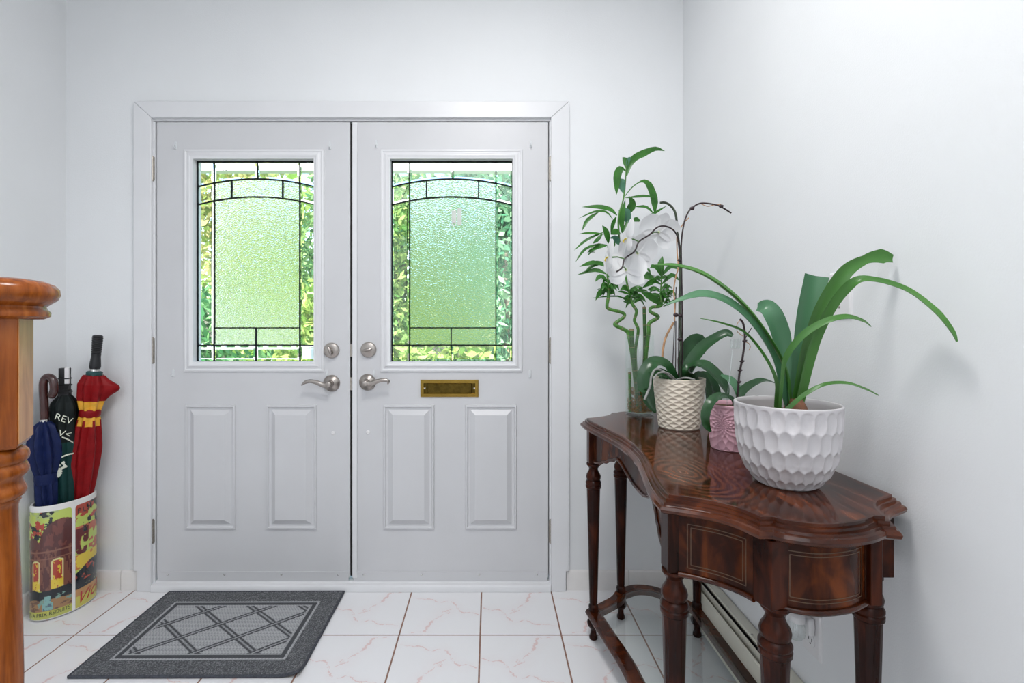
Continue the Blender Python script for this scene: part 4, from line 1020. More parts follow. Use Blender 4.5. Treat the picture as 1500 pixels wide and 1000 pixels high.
# white honeycomb pot with strap leaves
def lily():
    C = Vector((.648, 1.058, ZT)); root = tag(empty('potted_lily', C), 'white dimpled pot with long green strap leaves from a bulb', 'potted plant'); H = .176
    rf = lambda z: interp([0, .004, .012, .03, .06, .10, .14, H], [.052, .060, .068, .081, .0935, .1000, .1025, .1030], z)
    rows = [(.150, .125, 0), (.395, .125, .5), (.615, .112, 0), (.80, .090, .5), (.925, .060, 0)]
    def rel(t, z):
        v = 1-z/H
        if v < .02 or v > .985: return 0
        u = t/(2*math.pi)*25; best = 1.0
        for (vc, hh, of) in rows:
            du = (u-of)-round(u-of); d = (du*2*1.0)**2+((v-vc)/hh)**2*.88
            best = min(best, d)
        return -.0056*max(0, 1-best)**.8*(min(1, (v-.02)/.03))
    pot(root, 'pot', M['white_pot'], H, rf, rel, .0055, 300, 120, .026)
    MB().lathe([(.001, H-.03), (.020, H-.028), (.024, H-.018), (.021, H-.006), (.016, H+.004), (.012, H+.010), (.001, H+.012)], 24, (.014, -.01, 0)).build('bulb', M['bulb'], root)
    Y = 1.05; L = lambda *a, **k: leaf(root, *a, **k)
    up = (0.0, -.85, .5)
    L([(1156, 600), (1148, 540, -.01), (1120, 488, -.03), (1080, 440, -.05), (1032, 404, -.06), (990, 390, -.06), (958, 388, -.06)], Y, C, [12, 17, 18, 18, 15, 10, 1.2], M['lily'], facing=(.3, -.5, .8), fold=.45)
    L([(1154, 600), (1136, 534, -.02), (1108, 484, -.05), (1072, 448, -.07), (1028, 432, -.08), (976, 446, -.08)], Y, C, [11, 19, 23, 23, 17, 1.2], M['lily_blue'], facing=(-.1, -.6, .75), fold=.35)
    L([(1138, 598, -.02), (1137, 560, -.03), (1121, 524, -.04), (1092, 488, -.05), (1060, 474, -.06), (1026, 466, -.06)], Y, C, [11, 8, 7, 6, 4, 1], M['lily'], facing=(0, -.7, .7))
    L([(1158, 590, .02), (1150, 530, .03), (1143, 490, .03), (1132, 462, .03), (1122, 450, .04), (1110, 450, .06)], Y, C, [12, 20, 26, 27, 24, 12], M['lily_blue'], facing=(-.3, -1, .2), fold=.3)
    L([(1164, 592, .01), (1171, 520, .015), (1181, 460, .02), (1194, 404, .02)], Y, C, [15, 22, 30, 33], M['lily_blue'], facing=(-.2, -1, .1), fold=.4)
    L([(1166, 592, 0), (1182, 515, -.01), (1203, 453, -.02), (1234, 402, -.03), (1266, 381, -.03), (1290, 377, -.035), (1307, 380, -.04)], Y, C, [19, 25, 25, 20, 13, 23, 13], M['lily'], facing=(.1, -1, .35), fold=.35)
    L([(1168, 592, .0), (1188, 510, -.03), (1217, 448, -.06), (1250, 414, -.09), (1282, 411, -.11), (1328, 426, -.14), (1368, 456, -.18), (1392, 484, -.20), (1401, 500, -.21)], Y, C, [15, 17, 15, 12, 11, 13, 13, 9, 3], M['lily'], facing=(.2, -.8, .5), fold=.4)
    L([(1141, 600, -.03), (1144, 560, -.04), (1150, 524, -.05), (1174, 492, -.06), (1208, 471, -.07), (1240, 464, -.08), (1264, 470, -.08), (1276, 478, -.08)], Y, C, [8, 9, 9, 9, 9, 9, 7, 2], M['lily'], facing=(.3, -.7, .6))
    L([(1152, 600, -.03), (1180, 577, -.04), (1208, 563, -.05), (1240, 561, -.06), (1268, 570, -.06), (1287, 579, -.06)], Y, C, [6, 6, 6, 6, 6, 2.5], M['lily'], facing=(.2, -.6, .8))
    return root
lily()

def pink():
    C = Vector((.676, 1.365, ZT)); root = tag(empty('potted_orchid', C), 'small pink pot with petal relief holding a leafy orchid without flowers', 'potted plant'); H = .126
    rf = lambda z: interp([0, .004, .03, .08, H], [.046, .0495, .053, .059, .0655], z)
    th0 = math.atan2(-1.365, -.676)-.28; zc = .075; Rm = .058
    def rel(t, z):
        if z > H-.006 or z < .003: return 0
        d = (t-th0+math.pi) % (2*math.pi)-math.pi; x = d*Rm; y = z-zc; rho = math.hypot(x, y)
        k = math.log(max(rho, .003)/.006)/math.log(1.42); best = 9; phi = math.atan2(y, x)
        for kk in (math.floor(k)-1, math.floor(k), math.floor(k)+1):
            u = phi/(2*math.pi)*15+.5*(kk % 2); du = u-round(u); best = min(best, (du*1.9)**2+((k-kk-.4)/.95)**2)
        return -.0036*max(0, 1-best)+.001
    pot(root, 'pot', M['pink_pot'], H, rf, rel, .004, 300, 110, .012)
    Y = 1.36; L = lambda *a, **k: leaf(root, *a, **k); lm = M['orchid_leaf']
    L([(1080, 598), (1070, 584, -.02), (1056, 580, -.04), (1042, 588, -.055), (1034, 606, -.06), (1035, 622, -.06), (1041, 632, -.06)], Y, C, [7, 12, 14, 14, 13, 10, 3], lm, facing=(-.5, -.6, .6))
    L([(1082, 598, .0), (1084, 578, .02), (1097, 565, .04), (1117, 557, .05), (1136, 561, .05)], Y, C, [8, 12, 13, 11, 3], lm, facing=(.2, -.4, .9))
    L([(1082, 600), (1092, 586, -.02), (1108, 582, -.04), (1124, 585, -.05)], Y, C, [8, 12, 11, 3], lm, facing=(.3, -.4, .9))
    L([(1083, 598, .02), (1082, 575, .04), (1071, 557, .06), (1056, 549, .07)], Y, C, [8, 13, 12, 3], M['lily_blue'], facing=(0, -1, .3))
    st = P3([(1078, 600), (1081, 572), (1083, 548), (1088, 522), (1091, 495), (1089, 475), (1084, 467)], Y, C)
    s = MB().tube(cr(st, 6), .0028, 10).build('flower_stem', M['stem_dark'], root)
    for (x, y) in ((1082.5, 560), (1084, 543), (1091, 500), (1087, 530)):
        p = P(x, y, Y)-C; MB().tube([p-Vector((.006, 0, -.002)), p, p+Vector((.006, 0, .003))], [.002, .0042, .002], 8).build('stem_node', M['stem_dark'], s)
    MB().tube(cr(P3([(1091, 497), (1096, 488), (1101, 480)], Y, C), 4), .0014, 6).build('side_twig', M['stem_dark'], s)
    MB().tube(cr(P3([(1091, 500), (1097, 503), (1099, 508), (1097, 513)], Y, C), 4), .0011, 6).build('side_twig', M['dry'], s)
    MB().tube(cr(P3([(1086, 467), (1080, 474), (1080, 485), (1088, 492)], Y, C), 5), .0010, 6).build('side_twig', M['dry'], s)
    pk = MB().tube(P3([(1063, 602), (1068, 560), (1073, 512)], Y, C), .0024, 8).build('plant_pick', M['clear'], root)
    mb = MB(); a = [P(1070+q*4.4, 503+(q % 2)*4, Y)-C for q in range(5)]
    for q in range(3):
        b = P(1072.5+q*5.2, 497-q*.6, Y)-C; c = P(1071.5+q*5.2, 509, Y)-C
        mb.tube([b, c], .0042, 8)
    mb.tube(P3([(1071, 509), (1083, 509)], Y, C), .003, 8); mb.build('pick_clip', M['clear'], pk)
pink()

def flower_at(root, c, nrm, up, size, name='flower'):
    """phalaenopsis: column at c, face along nrm"""
    n = Vector(nrm).normalized(); u = Vector(up); u = (u-n*u.dot(n)).normalized(); r = u.cross(n)
    fb_ = MB().lathe([(.001, -.006), (.0035, -.003), (.004, .002), (.0035, .007), (.001, .010)], 12, c, (Matrix((r, u, n)).transposed().to_4x4())).build(name, M['pistil'], root)
    def petal(ang, length, width, droop, pname='petal'):
        d = u*math.cos(ang)+r*math.sin(ang); mb = MB()
        pts = [c+d*(length*t)+n*(.003+.10*length*math.sin(t*math.pi*.8)-droop*length*t*t) for t in (0, .25, .5, .75, 1)]
        pr = [.22, .50, .90, 1, .78, .16]
        leaf_mb(mb, pts, width, n, -.16, .0004, 8, pr, 2); mb.build(pname, M['petal'], fb_, 60)
    for a in (0, R(128), R(-128)): petal(a, size*.50, size*.34, .12, 'sepal')
    for a in (R(66), R(-66)): petal(a, size*.54, size*.58, .08)
    mb = MB(); m = Matrix((r, u, n)).transposed().to_4x4()
    leaf_mb(mb, [c+n*.003-u*.001, c+n*.009-u*.004, c+n*.012-u*.009, c+n*.010-u*.013], [.008, .013, .011, .003], n+u*.5, .6, .0006, 4); mb.build('lip', M['lip'], fb_, 60)

def cream():
    C = Vector((.645, 1.650, ZT)); root = tag(empty('potted_orchid', C), 'cream pot with wavy diamond relief holding a white flowering orchid', 'potted plant'); H = .168
    rf = lambda z: interp([0, .004, .06, .12, H], [.062, .0655, .0725, .0795, .0840], z)
    def rel(t, z):
        if z > H-.010 or z < .004: return 0
        u = t/(2*math.pi)*13; v = z/H*8.2; a = (u+v) % 1; b = (u-v) % 1
        cu = .5-.5*math.cos(2*math.pi*a); cv = .5-.5*math.cos(2*math.pi*b)
        d = min(a, 1-a, b, 1-b)
        # cell slopes out towards its lower edge
        return -.0034*min(1, (d/.40))+.0015
    pot(root, 'pot', M['cream_pot'], H, rf, rel, .0045, 312, 130, .012)
    Y = 1.645; L = lambda *a, **k: leaf(root, *a, **k); lm = M['orchid_leaf']
    L([(1000, 560, 0), (1010, 535, -.01), (1028, 510, -.02), (1050, 494, -.04), (1064, 488, -.05), (1073, 492, -.06)], Y, C, [10, 17, 17, 13, 12, 5], lm, facing=(-.5, -.8, .4), fold=.35)
    L([(1000, 560, .03), (1005, 532, .06), (1013, 512, .07), (1022, 505, .09), (1028, 520, .11)], Y, C, [12, 30, 36, 34, 10], lm, facing=(0, -1, .1), fold=.15)
    L([(1001, 558, -.01), (1012, 538, -.04), (1030, 536, -.07), (1050, 553, -.09), (1062, 570, -.10), (1067, 582, -.10)], Y, C, [12, 20, 26, 26, 17, 3], lm, facing=(.2, -.6, .8), fold=.3)
    L([(1008, 562, .02), (1022, 552, .03), (1033, 563, .03), (1037, 590, .03), (1037, 606, .03), (1040, 619, .03)], Y, C, [12, 18, 20, 18, 13, 3], lm, facing=(.6, -.8, .2), fold=.3)
    L([(1010, 560, .05), (1030, 552, .06), (1044, 566, .06), (1050, 590, .06), (1050, 600, .06)], Y, C, [12, 18, 22, 18, 5], lm, facing=(.4, -.8, .4), fold=.3)
    L([(990, 558, 0), (976, 535, -.02), (958, 531, -.03), (946, 548, -.04), (943, 568, -.04), (946, 574, -.04)], Y, C, [12, 17, 20, 22, 16, 4], lm, facing=(-.3, -.7, .7), fold=.3)
    L([(986, 560, .05), (968, 548, .07), (955, 560, .08), (952, 585, .08), (961, 604, .07)], Y, C, [12, 18, 22, 20, 5], lm, facing=(-.4, -.9, .2), fold=.3)
    L([(985, 558, -.03), (968, 549, -.05), (950, 545, -.06)], Y, C, [10, 12, 3], lm, facing=(0, -.5, .9))
    T_ = lambda pts, r, mat, nm='flower_stem': MB().tube(cr(P3(pts, Y, C), 6), r, 8).build(nm, mat, root)
    T_([(997.5, 560), (997, 504), (996, 437), (996.5, 378), (993, 345), (990.5, 318), (987, 307), (980, 299.5), (973, 296.5), (967, 297)], .0040, M['stem'])
    T_([(1000, 560, .02), (999.5, 470, .01), (998.5, 400, .01), (998, 358, .01), (1001, 332), (1006, 315), (1013, 305), (1027, 297.5), (1049, 300), (1060, 305), (1071, 312)], .0027, M['stem_dark'])
    spike = T_([(996, 372), (994, 352, -.01), (989, 340, -.02), (982, 334, -.03), (972, 331, -.04), (962, 333.5, -.05), (951.5, 343.6, -.06), (936, 354, -.07), (929.5, 368, -.08), (915, 379, -.09), (911.5, 391.5, -.10), (903, 398, -.10)], .0026, M['stem_dark'])
    T_([(986.5, 556), (979, 540), (971, 527), (971.5, 510), (976, 492), (987, 472)], [.0048]*13+[.0038]*18, M['dry'], 'dry_stem')
    T_([(988, 470), (988.5, 445), (987, 425), (990, 405), (993.5, 392), (992, 370), (991.5, 350), (993, 340)], .0022, M['dry'], 'dry_stem')
    T_([(994, 339), (1002, 326), (1009, 319)], .0018, M['dry'], 'dry_stem')
    T_([(1013, 304), (1024, 298), (1036, 302), (1046, 300), (1056, 299)], .0014, M['dry'], 'dry_stem')
    for x0, x1, y1 in ((984.5, 990.5, 420), (989.5, 990, 470), (993.5, 994.5, 430)):
        T_([(x0, 556, .01), (lerp(x0, x1, .5), (556+y1)/2, .01), (x1, y1, .01)], .0017, M['stem_dark'], 'stake')
    for (x, y, r_) in ((995.5, 381, .006), (990, 461, .0075), (996.5, 462, .0065), (996, 497, .0065), (1014, 305, .0065), (1056.5, 302, .006), (987, 325, .0045)):
        p = P(x, y, Y)-C; MB().tube([p-Vector((.008, .0, -.001)), p-Vector((.003, 0, 0)), p+Vector((.003, 0, 0)), p+Vector((.007, 0, .002))], [r_*.35, r_, r_, r_*.35], 10).build('stem_clip', M['stem_dark'], root)
    T_([(986, 556, -.03), (972, 544, -.07), (960, 541, -.09), (954, 552, -.10), (952, 566, -.10), (944, 585, -.10)], .0034, M['grey_root'], 'aerial_root')
    T_([(990, 556, -.04), (978, 546, -.08), (965, 546, -.10), (957, 555, -.10)], .0028, M['grey_root'], 'aerial_root')
    T_([(988, 557, -.03), (1004, 553, -.07), (1018, 556, -.09)], .0030, M['grey_root'], 'aerial_root')
    # five flowers on the arching spike and their short stalks
    fl_ = [((965, 340, .00), (.10, .93, .35), (.3, 0, 1), .135), ((934, 371, -.03), (-.1, .95, .3), (.1, 0, 1), .135), ((917, 395, -.05), (-.1, .95, -.25), (0, 0, 1), .145),
           ((920, 350, -.09), (-.96, .04, .12), (.60, .1, .80), .135), ((893, 377, -.11), (-.96, .06, .08), (.60, .1, .80), .125)]
    ends = [(951.5, 343.6, -.06), (929.5, 368, -.08), (912, 391, -.10), (936, 354, -.07), (915, 379, -.09)]
    for (p, nr, up, sz), e in zip(fl_, ends):
        c = P(p[0], p[1], Y+p[2])-C; flower_at(root, c, nr, up, sz)
        s_ = P(e[0], e[1], Y+e[2])-C
        MB().tube([s_, s_.lerp(c, .5)+Vector((0, 0, .004)), c], [.0018, .0022, .0026], 8).build('flower_stalk', M['cane'], spike)
cream()

# ------------------------------------------------------------------ glass vase with lucky bamboo
VC = Vector((.584, 1.885, ZT)); VR = .0535
def vase():
    root = tag(empty('glass_vase', VC), 'tall clear cylinder vase of water and roots holding lucky bamboo', 'vase'); H = .312
    MB().lathe([(.001, 0), (VR-.003, 0), (VR, .003), (VR, H-.001), (VR-.0008, H), (VR-.0022, H), (VR-.003, H-.001), (VR-.003, .013), (VR-.006, .011), (.001, .011)], 64).build('glass_wall', M['vase_glass'], root)
    MB().lathe([(.001, .0118), (VR-.0068, .0118), (VR-.0038, .016), (VR-.0038, .176), (VR-.0034, .178), (.001, .1775)], 64).build('water', M['water'], root)
    r = random.Random(11); mb = MB()
    for k in range(420):
        a = r.uniform(0, 6.283); q = VR*.84*math.sqrt(r.random()); z = .018+.090*r.random()**1.7
        p = Vector((q*math.cos(a), q*math.sin(a), z)); pts = [p]
        for _ in range(3):
            p = p+Vector((r.uniform(-.014, .014), r.uniform(-.014, .014), r.uniform(-.012, .008)))
            d = math.hypot(p.x, p.y)
            if d > VR*.86: p.x *= VR*.86/d; p.y *= VR*.86/d
            p.z = max(.016, p.z); pts.append(p.copy())
        mb.tube(pts, .0009, 3, caps=False)
    tag(mb.build('root_mass', M['root'], root, 0, recalc=False), kind='stuff')
vase()
Z4 = lambda x, y, d=0: (840+x/5.2625, 210+y/5.2625, d)
Z5 = lambda x, y, d=0: (840+x/4.169, 380+y/4.169, d)
BY = 1.885
def cane(label, pts, rad, mat=None, cut=False, nodes=True):
    q = [P(p[0], p[1], BY+(p[2] if len(p) > 2 else 0)) for p in pts]; q[0].z = ZT+.0125
    base = q[0].copy(); root = tag(empty('lucky_bamboo', base), label, 'plant', 'lucky bamboo canes in the glass vase')
    c = cr([v-base for v in q], 8); n = len(c)
    rs = rad if not isinstance(rad, list) else [interp(np.linspace(0, 1, len(rad)), rad, i/(n-1)) for i in range(n)]
    st = MB().tube(c, rs, 12).build('stem', mat or M['cane'], root)
    if nodes:
        L = 0; last = 0
        for i in range(1, n-1):
            L += (c[i]-c[i-1]).length
            if L-last > .037:
                last = L; t = (c[i+1]-c[i-1]).normalized(); rr = rs if not isinstance(rs, list) else rs[i]
                if rr > .0035: MB().tube([c[i]-t*.0013, c[i], c[i]+t*.0013], [rr*1.0, rr*1.12, rr*1.0], 12).build('node_ring', M['node_ring'], st)
    if cut:
        t = (c[-1]-c[-2]).normalized(); rr = rs if not isinstance(rs, list) else rs[-1]
        MB().tube([c[-1]-t*.006, c[-1]+t*.002], [rr*1.05, rr*.98], 12).build('cut_end', M['node_ring'], st)
    return root, base
r6 = random.Random(21)
def bl(rb, pts, w_, teal=False, prof=None, dj=.0):
    root, base = rb
    d = r6.uniform(-.03, .03); n = len(pts)
    pp = [(p[0], p[1], (p[2] if len(p) > 2 else 0)+dj+d*i/(n-1)) for i, p in enumerate(pts)]
    if len(pp) == 2:
        a, b = pp; pp = [a, ((a[0]+b[0])/2, (a[1]+b[1])/2-2, (a[2]+b[2])/2), b]
    leaf(root, pp, BY, base, w_*1.2, M['bam_leaf_teal'] if teal else M['bam_leaf'], facing=(r6.uniform(-.5, .5), -1, r6.uniform(-.1, .7)), fold=.3, th=.0005, n=3, prof=prof, detail=1)
def whorl(rb, pts, count, l0, l1, w_, spread=1.0):
    """small drooping leaves along a leafy shoot given in picture points"""
    c = cr([Vector(p) for p in pts], 6)
    for k in range(count):
        p = c[int(r6.random()*(len(c)-1))]; s = 1 if k % 2 else -1; ln = r6.uniform(l0, l1); up = r6.uniform(.0, .8)
        dx = s*ln*r6.uniform(.5, 1.0)*spread; a = (p.x, p.y, p.z)
        m = (p.x+dx*.55, p.y-ln*.28*up-2, p.z+r6.uniform(-.02, .02)); e = (p.x+dx, p.y+ln*r6.uniform(-.25, .45), p.z+r6.uniform(-.04, .04))
        bl(rb, [a, m, e], w_*r6.uniform(.8, 1.15))
z4 = 1/5.2625; z5 = 1/4.169
# zigzag cane towards the doors
A = cane('lucky bamboo cane with zigzag bend leaning towards the front doors', [Z5(400, 905), Z5(385, 800), Z5(372, 690), Z5(355, 560), Z5(335, 455), Z5(318, 432), Z5(258, 402), Z5(262, 385), Z5(308, 350), Z5(300, 325), Z5(218, 302), Z5(205, 280), Z5(213, 225), Z5(212, 150), Z5(203, 60)], [.0075]*8+[.0065]*5+[.004, .003])
sa = [Z5(203, 60), Z4(265, 900), Z4(265, 790)]
MB().tube([P(p[0], p[1], BY)-A[1] for p in sa], .0024, 8).build('shoot', M['cane'], A[0])
for pts, wd in (([Z4(270, 770), Z4(250, 690), Z4(222, 632)], 46), ([Z4(245, 700), Z4(130, 692), Z4(45, 697)], 20), ([Z4(240, 680), Z4(100, 745), Z4(5, 825)], 18), ([Z4(225, 695), Z4(185, 745), Z4(150, 772)], 28),
                ([Z4(260, 785), Z4(180, 800), Z4(108, 842)], 44), ([Z4(200, 770), Z4(90, 815), Z4(15, 915)], 18), ([Z4(165, 840), Z4(110, 862)], 20), ([Z4(265, 940), Z4(180, 920), Z4(45, 948)], 28), ([Z4(200, 935), Z4(140, 950), Z4(88, 995)], 26), ([Z4(270, 800), Z4(300, 790), Z4(318, 745)], 40)):
    bl(A, pts, wd*z4)
for pts, wd in (([Z5(205, 45), Z5(120, 18), Z5(35, 45)], 22), ([Z5(205, 90), Z5(130, 65), Z5(20, 95)], 22), ([Z5(205, 125), Z5(165, 105), Z5(133, 135)], 30), ([Z5(208, 165), Z5(160, 200), Z5(135, 250)], 26), ([Z5(340, 265), Z5(270, 225), Z5(110, 235)], 10), ([Z5(212, 100), Z5(245, 130), Z5(280, 188)], 24)):
    bl(A, pts, wd*z5)
whorl(A, [Z5(213, 215), Z5(210, 170), Z5(206, 110)], 22, 9, 19, 3.8)
# tall leafy stem
Bq = cane('tallest lucky bamboo stem with broad leaves rising above the white orchid', [Z5(385, 880, .015), Z5(383, 700, .015), Z5(378, 560, .015), Z5(395, 440, .015), Z5(385, 400, .015), Z5(372, 370, .015), Z5(385, 315, .01), Z5(360, 270, .01), Z5(335, 180, .01), Z4(370, 860, .01), Z4(350, 690), Z4(350, 560), Z4(385, 430), Z4(400, 300), Z4(408, 160)], [.006]*8+[.0042, .0035, .0035, .0035, .003, .0026, .002])
for pts, wd, tl in (([Z4(410, 250), Z4(432, 172), Z4(470, 115), Z4(540, 78), Z4(630, 42), Z4(705, 58)], 46, 0), ([Z4(405, 190), Z4(400, 135), Z4(378, 106)], 34, 0), ([Z4(408, 180), Z4(420, 130), Z4(442, 104)], 28, 1), ([Z4(402, 215), Z4(365, 195), Z4(335, 250), Z4(330, 330), Z4(332, 395)], 52, 0),
                    ([Z4(402, 290), Z4(368, 305), Z4(395, 395)], 50, 1), ([Z4(400, 420), Z4(540, 406), Z4(630, 415)], 18, 0), ([Z4(425, 410), Z4(445, 470), Z4(418, 550)], 66, 0), ([Z4(350, 525), Z4(400, 535), Z4(430, 640)], 66, 1), ([Z4(478, 488), Z4(560, 493), Z4(622, 548)], 28, 0),
                    ([Z4(530, 600), Z4(620, 540), Z4(720, 480)], 18, 0), ([Z4(335, 555), Z4(280, 510), Z4(180, 490), Z4(65, 490)], 36, 0), ([Z4(305, 585), Z4(250, 528), Z4(160, 527), Z4(38, 578)], 16, 0), ([Z4(195, 528), Z4(110, 590), Z4(65, 675)], 26, 0), ([Z4(330, 565), Z4(302, 620), Z4(288, 700)], 30, 0),
                    ([Z4(360, 690), Z4(330, 685), Z4(288, 702)], 50, 0), ([Z4(350, 780), Z4(325, 735), Z4(282, 728)], 42, 1), ([Z4(375, 690), Z4(372, 580), Z4(400, 430)], 34, 0), ([Z4(375, 690), Z4(400, 640), Z4(420, 590)], 20, 0), ([Z4(455, 600), Z4(485, 588), Z4(515, 596)], 36, 0)):
    bl(Bq, pts, wd*z4, tl)
bl(Bq, [Z4(398, 405), Z4(450, 340), Z4(525, 293), Z4(575, 320), Z4(615, 420), Z4(628, 550)], 62*z4, prof=[.06, .10, .12, .85, .9, .03])
whorl(Bq, [Z5(335, 180, .01), Z5(350, 230, .01), Z5(372, 290, .01)], 24, 11, 24, 4.0)
whorl(Bq, [Z5(395, 190, .01), Z5(375, 250, .01)], 10, 9, 18, 4.0)
# right-hand zigzag cane
D_ = cane('lucky bamboo cane with zigzag bend beside the orchid stems', [Z5(405, 925, -.01), Z5(420, 800, -.01), Z5(435, 700, -.01), Z5(445, 560, -.01), Z5(458, 450, -.01), Z5(463, 390, -.01), Z5(512, 358, -.01), Z5(508, 340, -.01), Z5(470, 318, -.01), Z5(478, 292, -.01), Z5(535, 280, -.01), Z5(532, 215, -.01), Z5(538, 120, -.01), Z5(540, 30, -.01)], [.0075]*8+[.006]*3+[.003, .0025, .002])
for pts, wd in (([Z5(545, 282), Z5(480, 232), Z5(413, 200)], 40), ([Z5(500, 130), Z5(440, 95), Z5(408, 102)], 40), ([Z5(548, 288), Z5(610, 255), Z5(667, 230)], 16), ([Z5(540, 110), Z5(532, 40), Z5(545, -20)], 34), ([Z5(540, 100), Z5(590, 45), Z5(650, 62)], 22), ([Z5(540, 150), Z5(600, 95), Z5(648, 130)], 24),
                ([Z5(535, 105), Z5(500, 45), Z5(440, 45)], 22), ([Z5(440, 40), Z5(455, 60), Z5(472, 85)], 16), ([Z5(425, 170), Z5(480, 135), Z5(520, 140)], 30), ([Z5(455, 185), Z5(490, 178), Z5(525, 183)], 26)):
    bl(D_, pts, wd*z5)
whorl(D_, [Z5(535, 270, -.01), Z5(530, 200, -.01), Z5(540, 100, -.01)], 20, 10, 24, 4.0)
sh = [Z5(548, 278, -.01), Z5(570, 230, -.01), Z5(575, 150, -.01)]
MB().tube(cr([P(p[0], p[1], BY+p[2])-D_[1] for p in sh], 5), .002, 8).build('shoot', M['cane'], D_[0])
whorl(D_, sh, 18, 8, 16, 3.6)
# bare cut canes
cane('thick bare lucky bamboo cane cut off just above the vase rim', [Z5(402, 850, -.022), Z5(380, 700, -.022), Z5(362, 560, -.022), Z5(356, 480, -.022), Z5(356, 425, -.022)], .0088, M['cane_dark'], True)
cane('slim dark bare lucky bamboo cane cut off well above the vase rim', [Z5(425, 880, .018), Z5(430, 700, .018), Z5(436, 520, .018), Z5(434, 400, .018), Z5(432, 290, .018)], .0065, M['cane_dark'], True)
cane('short bright green lucky bamboo cane standing wholly inside the vase', [Z5(345, 900, .0), Z5(345, 800, .0), Z5(342, 690, .0)], .0058, None, True)

# ------------------------------------------------------------------ outdoors, seen through the door glass
def X_(mb, name, m, label, cat, **kw): return tag(mb.build(name, m, ang=kw.pop('ang', 0), **kw), label, cat)
M['concrete'] = plain('porch_concrete', (.52, .51, .49), .85, var=.08)
M['lawn'] = plain('lawn', (.16, .28, .06), .9, var=.3, vscale=6)
M['ext_white'] = plain('white_exterior_paint', (.80, .81, .82), .5, var=.02)
M['bark'] = plain('grey_bark', (.36, .31, .26), .85, var=.3, vscale=12, bmp=.6, bscale=20)
M['render'] = plain('beige_render', (.62, .52, .40), .8); M['roof'] = plain('terracotta_roof', (.50, .22, .13), .8, var=.2); M['win_dark'] = plain('window_dark', (.06, .08, .09), .1)
S('porch', MB().box((XL-1.5, WY+T, -.14), (XR+1.6, WY+T+1.5, -.03)), M['concrete'], 'pale concrete porch slab outside the front doors', 'porch', ang=0)
mb = MB(); gx = np.linspace(-30, 30, 31); gyv = [WY+T+.1, 6, 9, 12, 18, 26, 45]; gz = [-.16, -.2, -.4, -1.2, -2.6, -3.2, -3.2]
mb.add([(x, y, z) for y, z in zip(gyv, gz) for x in gx], [(j*31+i, j*31+i+1, (j+1)*31+i+1, (j+1)*31+i) for j in range(6) for i in range(30)])
S('ground', mb, M['lawn'], 'green front garden sloping away outside the front doors', 'lawn', ang=0, recalc=False)
pb = tag(empty('porch_beam', (0, WY+T+1.4, 0)), 'white painted beam of the porch, outside the door glass', 'beam')
MB().box((-4.2, 0, 2.35), (2.4, .09, 2.44)).build('beam', M['ext_white'], pb, 0, bevel=.004)
for x in (-4.1, -2.55, 2.3):
    MB().box((x-.05, -.005, -.03), (x+.05, .095, 2.35)).build('post', M['ext_white'], pb, 0, bevel=.004)
rl = tag(empty('porch_railing', (0, WY+T+1.4, -.03)), 'white porch railing outside the door without a mail slot', 'railing')
for z0, z1 in ((1.015, 1.065), (.90, .945)): MB().box((-2.5, .02, z0), (-1.40, .07, z1)).build('rail', M['ext_white'], rl, 0, bevel=.004)
MB().box((-1.45, 0, 0), (-1.36, .09, 1.02)).build('end_post', M['ext_white'], rl, 0)
for k in range(9): MB().box((-2.42+k*.11, .035, .06), (-2.39+k*.11, .06, .905)).build('baluster', M['ext_white'], rl, 0)
def crown(mb, c, rad, n, size, r, shell=.55):
    c = Vector(c)
    for k in range(n):
        d = Vector((r.gauss(0, 1), r.gauss(0, 1), r.gauss(0, 1))).normalized(); q = lerp(shell, 1, r.random())*(1+.18*math.sin(d.x*7+d.z*5))
        p = c+Vector((d.x*rad[0], d.y*rad[1], d.z*rad[2]))*q
        a = Vector((r.gauss(0, 1), r.gauss(0, 1), r.gauss(0, 1)-.4)).normalized(); b = a.cross(Vector((r.gauss(0, 1), r.gauss(0, 1), r.gauss(0, 1)))).normalized()
        s = size*r.uniform(.6, 1.3)
        mb.add([p-a*s, p+b*s*.42, p+a*s, p-b*s*.42], [(0, 1, 2, 3)])
def tree(name, label, cat, loc, h, blobs, n, size, cols, seed, trunk=.07, group=None):
    r = random.Random(seed); root = tag(empty(name, loc), label, cat, group)
    if trunk: MB().tube(cr([(0, 0, -.3), (.05, .03, h*.4), (-.04, .0, h*.8), (0, 0, h)], 5), [trunk*lerp(1, .45, i/15) for i in range(16)], 10).build('trunk', M['bark'], root)
    mb = MB()
    for (c, rad) in blobs: crown(mb, c, rad, n//len(blobs), size, r)
    lm = leafmat('foliage_'+str(seed), cols[0], cols[1], .5, .35, island=True)
    tag(mb.build('foliage', lm, root, 0, recalc=False), kind='stuff'); return root
G1, G2, G3, G4 = ((.09, .24, .05), (.36, .50, .17)), ((.06, .20, .07), (.28, .46, .18)), ((.08, .27, .15), (.36, .58, .36)), ((.22, .40, .08), (.58, .68, .24))
TG = 'garden trees outside the doors'
hg = empty('cedar_hedge', (-4.0, 4.7, -.2)); tag(hg, 'dense green cedar hedge behind the white porch railing', 'hedge')
mb = MB(); r = random.Random(5)
for k in range(9): crown(mb, (-1.9+k*.42, 0, .8), (.36, .38, .92), 1500, .055, r, .75)
tag(mb.build('foliage', leafmat('foliage_hedge', (.05, .22, .07), (.24, .50, .20), .5, .3, island=True), hg, 0, recalc=False), kind='stuff')
MB().tube([(-1.6, 0, -.2), (-1.6, 0, .8)], .04, 8).build('trunk', M['bark'], hg)
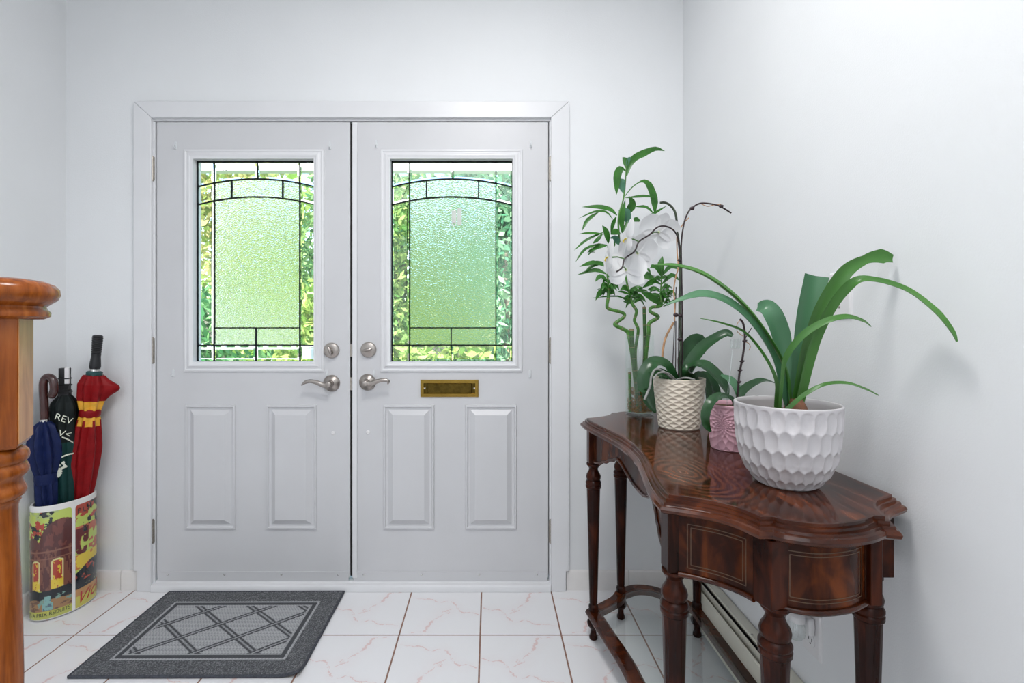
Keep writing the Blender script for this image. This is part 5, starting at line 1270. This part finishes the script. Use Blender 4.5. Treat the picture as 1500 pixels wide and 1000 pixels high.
tree('maple_tree', 'yellow green tree with reddish young leaves above the cedar hedge', 'tree', (-4.2, 6.2, -.2), 2.2, [((0, 0, 2.6), (1.1, .7, 1.3)), ((.6, .2, 3.4), (.8, .6, .9))], 5200, .062, ((.26, .40, .10), (.66, .60, .28)), 101, group=TG)
tree('lime_shrub', 'bright yellow green shrub beside the end post of the porch railing', 'shrub', (-2.3, 6.0, -.2), .7, [((0, 0, 1.0), (.45, .4, .75)), ((.2, .1, 1.5), (.3, .3, .45))], 2200, .07, G4, 102, .03)
tree('garden_tree', 'grey green tree between the two door windows', 'tree', (-2.6, 8.3, -.3), 2.6, [((0, 0, 2.7), (.8, .6, 1.4)), ((.3, .1, 4.0), (.8, .6, .8))], 4600, .075, G2, 103, group=TG)
tree('garden_tree', 'olive green tree with drooping leaves behind the door with the mail slot', 'tree', (-1.5, 7.2, -.2), 2.0, [((0, 0, 1.5), (.6, .5, 1.0)), ((.1, 0, 2.7), (.7, .5, .9))], 5000, .07, G1, 104, .05, TG)
tree('lime_shrub', 'low lime green shrub behind the window above the mail slot', 'shrub', (-.50, 4.6, -.2), .6, [((0, 0, .70), (.6, .3, .52))], 2600, .07, G4, 105, .03)
tree('dogwood_tree', 'blue green broadleaf tree seen beside the hinges of the mail slot door', 'tree', (.22, 5.6, -.2), 2.4, [((0, 0, 2.0), (.55, .5, 1.2)), ((-.2, .1, 2.9), (.55, .5, .7))], 6500, .062, G3, 106, .05, TG)
tree('dogwood_tree', 'blue green tree filling the middle of the mail slot door window', 'tree', (-.60, 9.3, -.5), 2.6, [((0, 0, 2.9), (1.1, .7, 1.3)), ((.2, .2, 1.9), (.8, .5, .7))], 4200, .085, G3, 107, .07, TG)
BT = [(-9.0, 12, G1, 'tall dark green tree at the end of the far row beyond the cedar hedge'), (-5.6, 12, G4, 'tall lime green tree of the far row beyond the maple'), (-2.2, 12.2, G2, 'tall mid green tree of the far row behind the grey green tree'), (1.5, 12.4, G3, 'tall blue green tree of the far row nearest the beige house'),
      (-7.3, 15.6, G4, 'yellow green tree standing behind the far row beyond the hedge'), (-3.8, 15.8, G1, 'olive tree standing behind the far row in line with the gap between the doors'), (-.3, 15.6, G4, 'yellow green tree standing behind the far row beyond the mail slot door')]
for k, (x, y, cl, lb) in enumerate(BT):
    sc_ = 1.0 if y < 14 else 1.12
    tree('background_tree', lb, 'tree', (x, y, -1.3 if y < 14 else -2.1), 3.5*sc_, [((0, 0, 3.2*sc_), (1.4*sc_, 1.0, 1.9*sc_)), ((.1, .1, 5.2*sc_), (1.0*sc_, .9, 1.2*sc_))], 2800, .15, cl, 120+k, .12, 'background row of trees')
# neighbour's house far down the slope
hs = tag(empty('house', (2.2, 21, -3.0)), 'small beige house with terracotta roof down the slope', 'house')
MB().box((-2.2, 0, 0), (3, 4, 2.6)).build('wall', M['render'], hs, 0)
MB().loft([[(-2.6, -.4, 2.5), (3.4, -.4, 2.5), (3.4, 4.4, 2.5), (-2.6, 4.4, 2.5)], [(-1.4, 1.6, 3.4), (2.2, 1.6, 3.4), (2.2, 2.4, 3.4), (-1.4, 2.4, 3.4)]]).build('roof', M['roof'], hs, 0)
for x in (-1.3, .6):
    wd_ = MB().box((x, -.06, 1.2), (x+.9, .02, 2.0)).build('window', M['ext_white'], hs, 0)
    MB().box((x+.07, -.08, 1.27), (x+.83, -.05, 1.93)).build('pane', M['win_dark'], wd_, 0)
